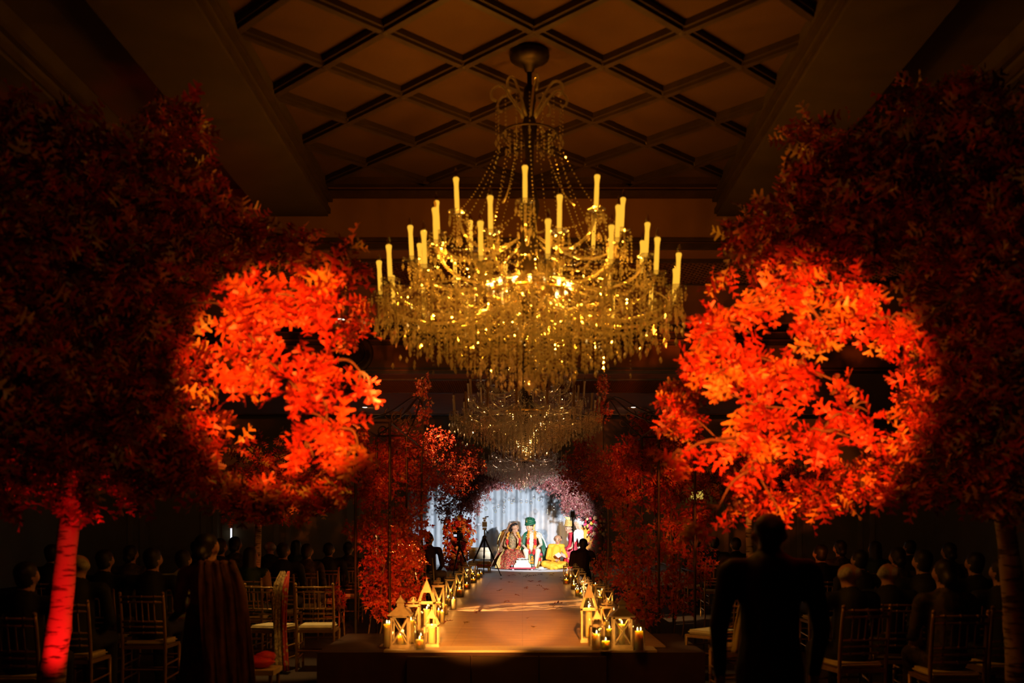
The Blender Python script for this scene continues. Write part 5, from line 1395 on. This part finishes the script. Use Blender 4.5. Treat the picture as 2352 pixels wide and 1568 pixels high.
# ---- camera gear
def tripod(label, px, d, h, spread, rz=0.0):
    t = thing('tripod', label, 'tripod', base_at(px, d), rz)
    top = Vector((0, 0, h * .78))
    for k, a in enumerate((math.radians(-35), math.radians(95), math.radians(215))):
        f = Vector((spread * math.cos(a), spread * math.sin(a), 0)); lg = MB().tube(top, top.lerp(f, .55), .022, .020, 8).tube(top.lerp(f, .5), f, .013, .012, 8); o = lg.build('leg', M['black'], t)
        MB().ell(f + Vector((0, 0, .012)), .018, 8, 6).build('rubber_foot', M['black'], o); MB().tube(top.lerp(f, .50), top.lerp(f, .56), .027, n=8).build('leg_clamp', M['black'], o)
    MB().tube(top - Vector((0, 0, .12)), (0, 0, h * .93), .018, n=10).build('centre_column', M['black'], t); MB().lathe([(.05, 0), (.055, .03), (.03, .06)], 10, (0, 0, h * .76)).build('collar', M['black'], t)
    MB().box((0, 0, h * .95), (.10, .09, .06)).tube((0, 0, h * .95), (.10, -.26, h * .86), .010, n=6).build('pan_head', M['black'], t)
    c = thing('video_camera', 'video camera mounted on ' + label, 'camera', base_at(px, d) + Vector((0, 0, h * .98)), rz)
    MB().box((0, .02, .07), (.11, .22, .13)).box((0, 0, .165), (.05, .16, .05)).box((.0, -.02, .215), (.09, .12, .035)).build('camera_body', M['black'], c)
    MB().tube((0, .12, .07), (0, .27, .07), .045, .052, 14).build('lens', M['black'], c, True); MB().tube((.01, .08, .25), (.09, .02, .26), .014, n=8).build('microphone', M['black'], c)
    sc_ = MB().box((-.13, -.03, .07), (.10, .012, .07)).build('screen_frame', M['black'], c); MB().box((-.13, -.038, .07), (.085, .004, .055)).build('screen', mat_emit('camera_screen', (.8, .85, 1), .8), sc_)
    return t
tripod('large black tripod standing on the aisle by the ivory settee', 1113, 24.6, 1.20, .50)
tripod('slim black tripod in front of the rose pillar', 1055, 24.9, .92, .30, .5)
t = thing('light_stand', 'thin black light stand with a small lamp head by the kneeling photographer', 'light stand', base_at(1319, 22.6))
MB().tube((0, 0, .25), (-.04, 0, 1.42), .013, n=8).build('pole', M['black'], t)
for a in (0.3, 2.4, 4.5): MB().tube((0, 0, .30), (.22 * math.cos(a), .22 * math.sin(a), .008), .009, n=6).build('leg', M['black'], t)
MB().box((-.04, 0, 1.47), (.09, .12, .13)).lathe([(.03, 1.40), (.05, 1.44), (.0, 1.44)], 10, (-.04, 0, 0)).build('lamp_head', M['black'], t)

# ------------------------------------------------------------------ gilt chairs and the seated guests
def make_chair(label, group):
    t = thing('chiavari_chair', label, 'chair', (0, 0, 0), 0, group)
    g = M['gilt_wood']; hw = .195
    MB().box((0, 0, .425), (.40, .40, .03)).build('seat_frame', g, t)
    cu_ = MB().box((0, .0, .465), (.37, .37, .045)).mesh('cushion'); bm = bmesh.new(); bm.from_mesh(cu_); bmesh.ops.bevel(bm, geom=bm.edges[:], offset=.018, segments=2, affect='EDGES'); bm.to_mesh(cu_); bm.free(); setmat(cu_, M['cushion']); link('cushion', cu_, t)
    leg = setmat(MB().lathe([(.012, 0), (.014, .05), (.017, .055), (.013, .065), (.015, .2), (.018, .205), (.014, .215), (.016, .42)], 8).mesh('leg', True), g)
    for a in (-1, 1): link('leg', leg, t, (a * hw, .185, 0))
    for a in (-1, 1): MB().path(bez([(a * hw, -.20, 0), (a * hw, -.19, .42), (a * hw, -.215, .68), (a * hw, -.255, .92)], 12), .015, 8).ell((a * hw, -.257, .925), .018, 8, 6).build('back_leg', g, t, True)
    for z in (.895, .845, .665, .615, .56):
        y = -.19 - .07 * max(0, (z - .45) / .47) ** 1.2
        r = MB().tube((-hw, y, z), (hw, y, z), .010, n=8)
        for x in (-.12, 0, .12): r.tube((x - .008, y, z), (x + .008, y, z), .014, n=8)
        r.build('back_rail', g, t, True)
    for x in (-.11, -.055, 0, .055, .11): MB().tube((x, -.218, .665), (x, -.248, .845), .007, n=6).build('spindle', g, t)
    for z in (.13, .26):
        for a in (-1, 1): MB().tube((a * hw, -.19, z), (a * hw, .185, z + .02), .009, n=6).build('stretcher', g, t)
        MB().tube((-hw, .185, z + .06), (hw, .185, z + .06), .009, n=6).build('stretcher', g, t)
    MB().tube((-hw, -.19, .22), (hw, -.19, .22), .010, n=6).build('stretcher', g, t)
    return t
CG = 'gilt chairs of the guests'
ch0 = make_chair('empty gilt ballroom chair with ivory cushion beside the red and gold shawl', None)
ch0.location = (P(604, 1500, 10.3).x, 10.75, 0); ch0.rotation_euler = (0, 0, -.28)
def chair_at(x, y, rz, label, group=None):
    c = copy_tree(ch0); c.location = (x, y, 0); c.rotation_euler = (0, 0, rz); c['label'] = label
    if group: c['group'] = group
    elif 'group' in c: del c['group']
    return c
chair_at(P(708, 1500, 10.3).x, 10.8, .04, 'empty gilt ballroom chair nearest the dark platform skirt and the vine arbour')
chair_at(P(1655, 1500, 9.8).x, 10.2, .75, 'gilt ballroom chair turned sideways beside the black suited standing man')
chair_at(P(1712, 1500, 8.6).x, 8.9, .1, 'gilt ballroom chair with a pale shawl hung over its back')
st = thing('low_stool', 'small gilt footstool holding a scarlet bundle in front of the empty gilt chair', 'stool', (P(592, 1568, 7.9).x, 7.9, 0))
MB().box((0, 0, .40), (.32, .30, .04)).build('seat', M['cushion'], st)
for a in (-1, 1):
    for c_ in (-1, 1): MB().tube((a * .13, c_ * .12, 0), (a * .13, c_ * .12, .38), .014, n=8).build('leg', M['gilt_wood'], st)
o = MB().ell((0, 0, .05), (.13, .12, .05), 14, 8, .08).ell((.05, .03, .08), (.09, .08, .05), 10, 7, .1).build('cloth_bundle', M['scarlet'], None, True, (P(592, 1568, 7.9).x, 7.9, .418)); tag(o, 'scarlet cloth bundle left on a small gilt footstool', 'bundle')

def seated(kind):
    top = {'man': 'suit', 'lady': 'sari_dark', 'bald': 'suit', 'green': 'pale_green', 'sari': 'sari_green', 'maroon': 'suit_maroon'}[kind]
    style, hair_ = {'man': ('short', 'hair'), 'lady': ('bun', 'hair'), 'bald': ('bald', 'hair_grey'), 'green': ('short', 'hair'), 'sari': ('long', 'hair'), 'maroon': ('short', 'hair')}[kind]
    hp, hm = head((0, .02, 1.20), 180, 'skin', hair_, style)
    w_ = .17 if kind in ('lady', 'sari') else .20
    pr = hp + [('c', (0, -.02, .98), (0, -.03, .58), .135, .15, top), ('c', (-w_, -.01, 1.01), (w_, -.01, 1.01), .065, .065, top)]
    for a in (-1, 1):
        pr += [('c', (a * (w_ + .02), -.01, 1.0), (a * (w_ + .06), .02, .74), .055, .046, top if kind not in ('sari',) else 'skin'), ('c', (a * (w_ + .06), .02, .74), (a * .10, .24, .64), .042, .032, 'skin' if kind in ('lady', 'sari') else top),
               ('c', (a * .09, .0, .565), (a * .10, .42, .56), .085, .07, top), ('c', (a * .10, .42, .54), (a * .10, .44, .10), .062, .045, top), ('c', (a * .10, .44, .045), (a * .10, .58, .035), .04, .035, 'hair')]
        pr += hand((a * .10, .24, .64), (-a * .3, .8, -.2), (1, 0, 0))
    return body_mesh('body', pr, hm, .02)
GM = {k: seated(k) for k in ('man', 'lady', 'bald', 'green', 'sari', 'maroon')}
GLAB = {'man': 'seated guest in a dark suit seen from behind', 'lady': 'seated guest in a dark patterned sari with hair in a bun', 'bald': 'seated balding grey haired guest in a dark suit', 'sari': 'seated guest in a dark green sari with long black hair', 'maroon': 'seated guest in a dark maroon jacket by the aisle lanterns', 'green': 'seated guest in a pale green shirt among dark suited guests'}
SIDEG = {-1: ' on the settee side', 1: ' on the photographer side'}
TAKEN = [tuple(ch0.location)[:2]]
def guest(px, top, d, kind, rz=0.0, chair=True):
    while any(math.hypot(P(px, top, d).x - a, d - b_) < (.62 if abs(d - b_) < .3 else .85 if abs(P(px, top, d).x - a) < .42 else .5) for a, b_ in TAKEN): d += .2
    TAKEN.append((P(px, top, d).x, d))
    x = P(px, top, d).x; z = P(px, top, d).z; s = max(.92, min(1.09, z / 1.32)); sd = -1 if x < 0 else 1
    lab = GLAB[kind] + (SIDEG[sd] if kind not in ('maroon', 'green') else '')
    t = thing('person', lab, 'person', (x, d, 0), rz, 'seated guests, ' + kind + SIDEG[sd])
    o = link('body', GM[kind], t); o.scale = (s, s, s)
    if chair: chair_at(x, d - .02, rz, 'gilt ballroom chair under a seated guest' + SIDEG[sd], CG + SIDEG[sd])
for g_ in [(350, 1258, 9.4, 'man'), (420, 1262, 9.9, 'green', .15), (505, 1236, 12.6, 'man'), (540, 1232, 14.0, 'lady'), (575, 1256, 11.9, 'sari'), (650, 1246, 12.2, 'man'), (705, 1248, 12.4, 'lady'), (755, 1246, 13.2, 'man'), (620, 1240, 15.2, 'bald'), (300, 1252, 12.0, 'lady'), (240, 1262, 9.6, 'man'), (180, 1268, 8.4, 'bald'), (60, 1290, 7.2, 'man'), (800, 1244, 14.8, 'lady'), (450, 1242, 15.4, 'man'), (680, 1240, 16.6, 'sari'), (120, 1250, 11.4, 'man'),
           (1950, 1288, 7.9, 'bald', .2), (2040, 1288, 8.0, 'bald', -.1), (1975, 1262, 10.2, 'man'), (2062, 1256, 10.4, 'lady'), (2120, 1262, 8.9, 'man'), (2170, 1284, 7.4, 'lady'), (2240, 1268, 9.0, 'man'), (1930, 1240, 13.4, 'lady'), (1885, 1250, 11.8, 'man'), (1640, 1232, 17.0, 'man'), (1600, 1230, 18.4, 'lady'), (1690, 1234, 16.0, 'man'), (2300, 1282, 7.2, 'man'), (2010, 1242, 13.0, 'sari'), (2090, 1240, 13.6, 'man'), (2180, 1246, 12.0, 'lady')]:
    guest(*g_)
guest(985, 1224, 19.6, 'maroon', -.35)
guest(955, 1228, 18.4, 'maroon', -.2)

# ---- standing guests
x = P(1768, 1210, 5.0).x
hp, hm = head((0, .02, 1.56), 175, 'skin', 'hair', 'short')
pr = hp + [('c', (0, 0, 1.34), (0, 0, .95), .16, .155, 'suit'), ('c', (-.19, 0, 1.38), (.19, 0, 1.38), .07, .07, 'suit'), ('c', (0, 0, .98), (0, 0, .78), .165, .185, 'suit')]
for a in (-1, 1):
    pr += [('c', (a * .215, 0, 1.37), (a * .27, -.01, 1.08), .062, .052, 'suit'), ('c', (a * .27, -.01, 1.08), (a * .25, .06, .84), .048, .036, 'suit'), ('c', (a * .09, 0, .86), (a * .10, .01, .48), .095, .07, 'suit'), ('c', (a * .10, .01, .48), (a * .10, 0, .09), .062, .045, 'suit'), ('c', (a * .10, -.03, .045), (a * .11, .16, .04), .042, .038, 'hair')]
    pr += hand((a * .25, .06, .84), (0, .1, -1), (0, 1, 0))
person('tall man in a black suit standing among the gilt chairs, seen from behind', (x, 5.0, 0), pr, hm, .016).scale = (.95, .95, .95)
x = P(478, 1210, 7.6).x
hp, hm = head((0, .0, 1.36), 165, 'skin', 'hair', 'bun')
pr = hp + [('c', (0, 0, 1.16), (0, 0, .85), .13, .14, 'shawl_brown'), ('c', (-.16, 0, 1.18), (.16, 0, 1.18), .062, .062, 'shawl_brown'), ('c', (0, 0, .85), (0, 0, .06), .17, .26, 'sari_dark')]
for a in (-1, 1):
    pr += [('c', (a * .18, 0, 1.17), (a * .23, .02, .92), .055, .045, 'shawl_brown'), ('c', (a * .23, .02, .92), (a * .12, .2, .88), .04, .03, 'skin')] + hand((a * .12, .2, .88), (-a * .8, .3, 0), (0, 0, 1))
t = person('woman in a brown shawl and dark sari standing beside the gilt chairs', (x, 7.6, 0), pr, hm, .016)
ribbon('shawl', [(.10, -.12, 1.28), (.16, -.17, 1.05), (.20, -.20, .7), (.24, -.22, .3), (.26, -.22, .06)], [.26, .34, .36, .36, .34], M['shawl_brown'], t, (1, .25, 0), .025)

# ---- shawls over chair backs
def shawl(label, pts, w_, m, wd=(1, .2, 0), m2=None):
    o_ = Vector(P(*pts[-1])); t = thing('draped_shawl', label, 'shawl', o_)
    ribbon('cloth', [P(*p) - o_ for p in pts], w_, m, t, wd, .012, 3)
    if m2: ribbon('border', [P(*p) - o_ + Vector((w_[1] * .5, -.02, 0)) for p in pts], [q_ * .45 for q_ in w_], m2, t, wd, .006, 2)
shawl('gold brocade shawl with a red border hanging between two gilt chairs', [(650, 1312, 10.55), (643, 1345, 10.45), (640, 1400, 10.45), (640, 1450, 10.45), (645, 1540, 10.4)], [.05, .13, .12, .10, .12], M['gold_brocade'], (1, .2, 0), M['red_gold'])
shawl('pale cream shawl hanging over a gilt chair beside the standing man', [(1722, 1308, 8.6), (1716, 1360, 8.55), (1706, 1430, 8.55), (1700, 1500, 8.5)], [.04, .10, .14, .16], M['cushion'])
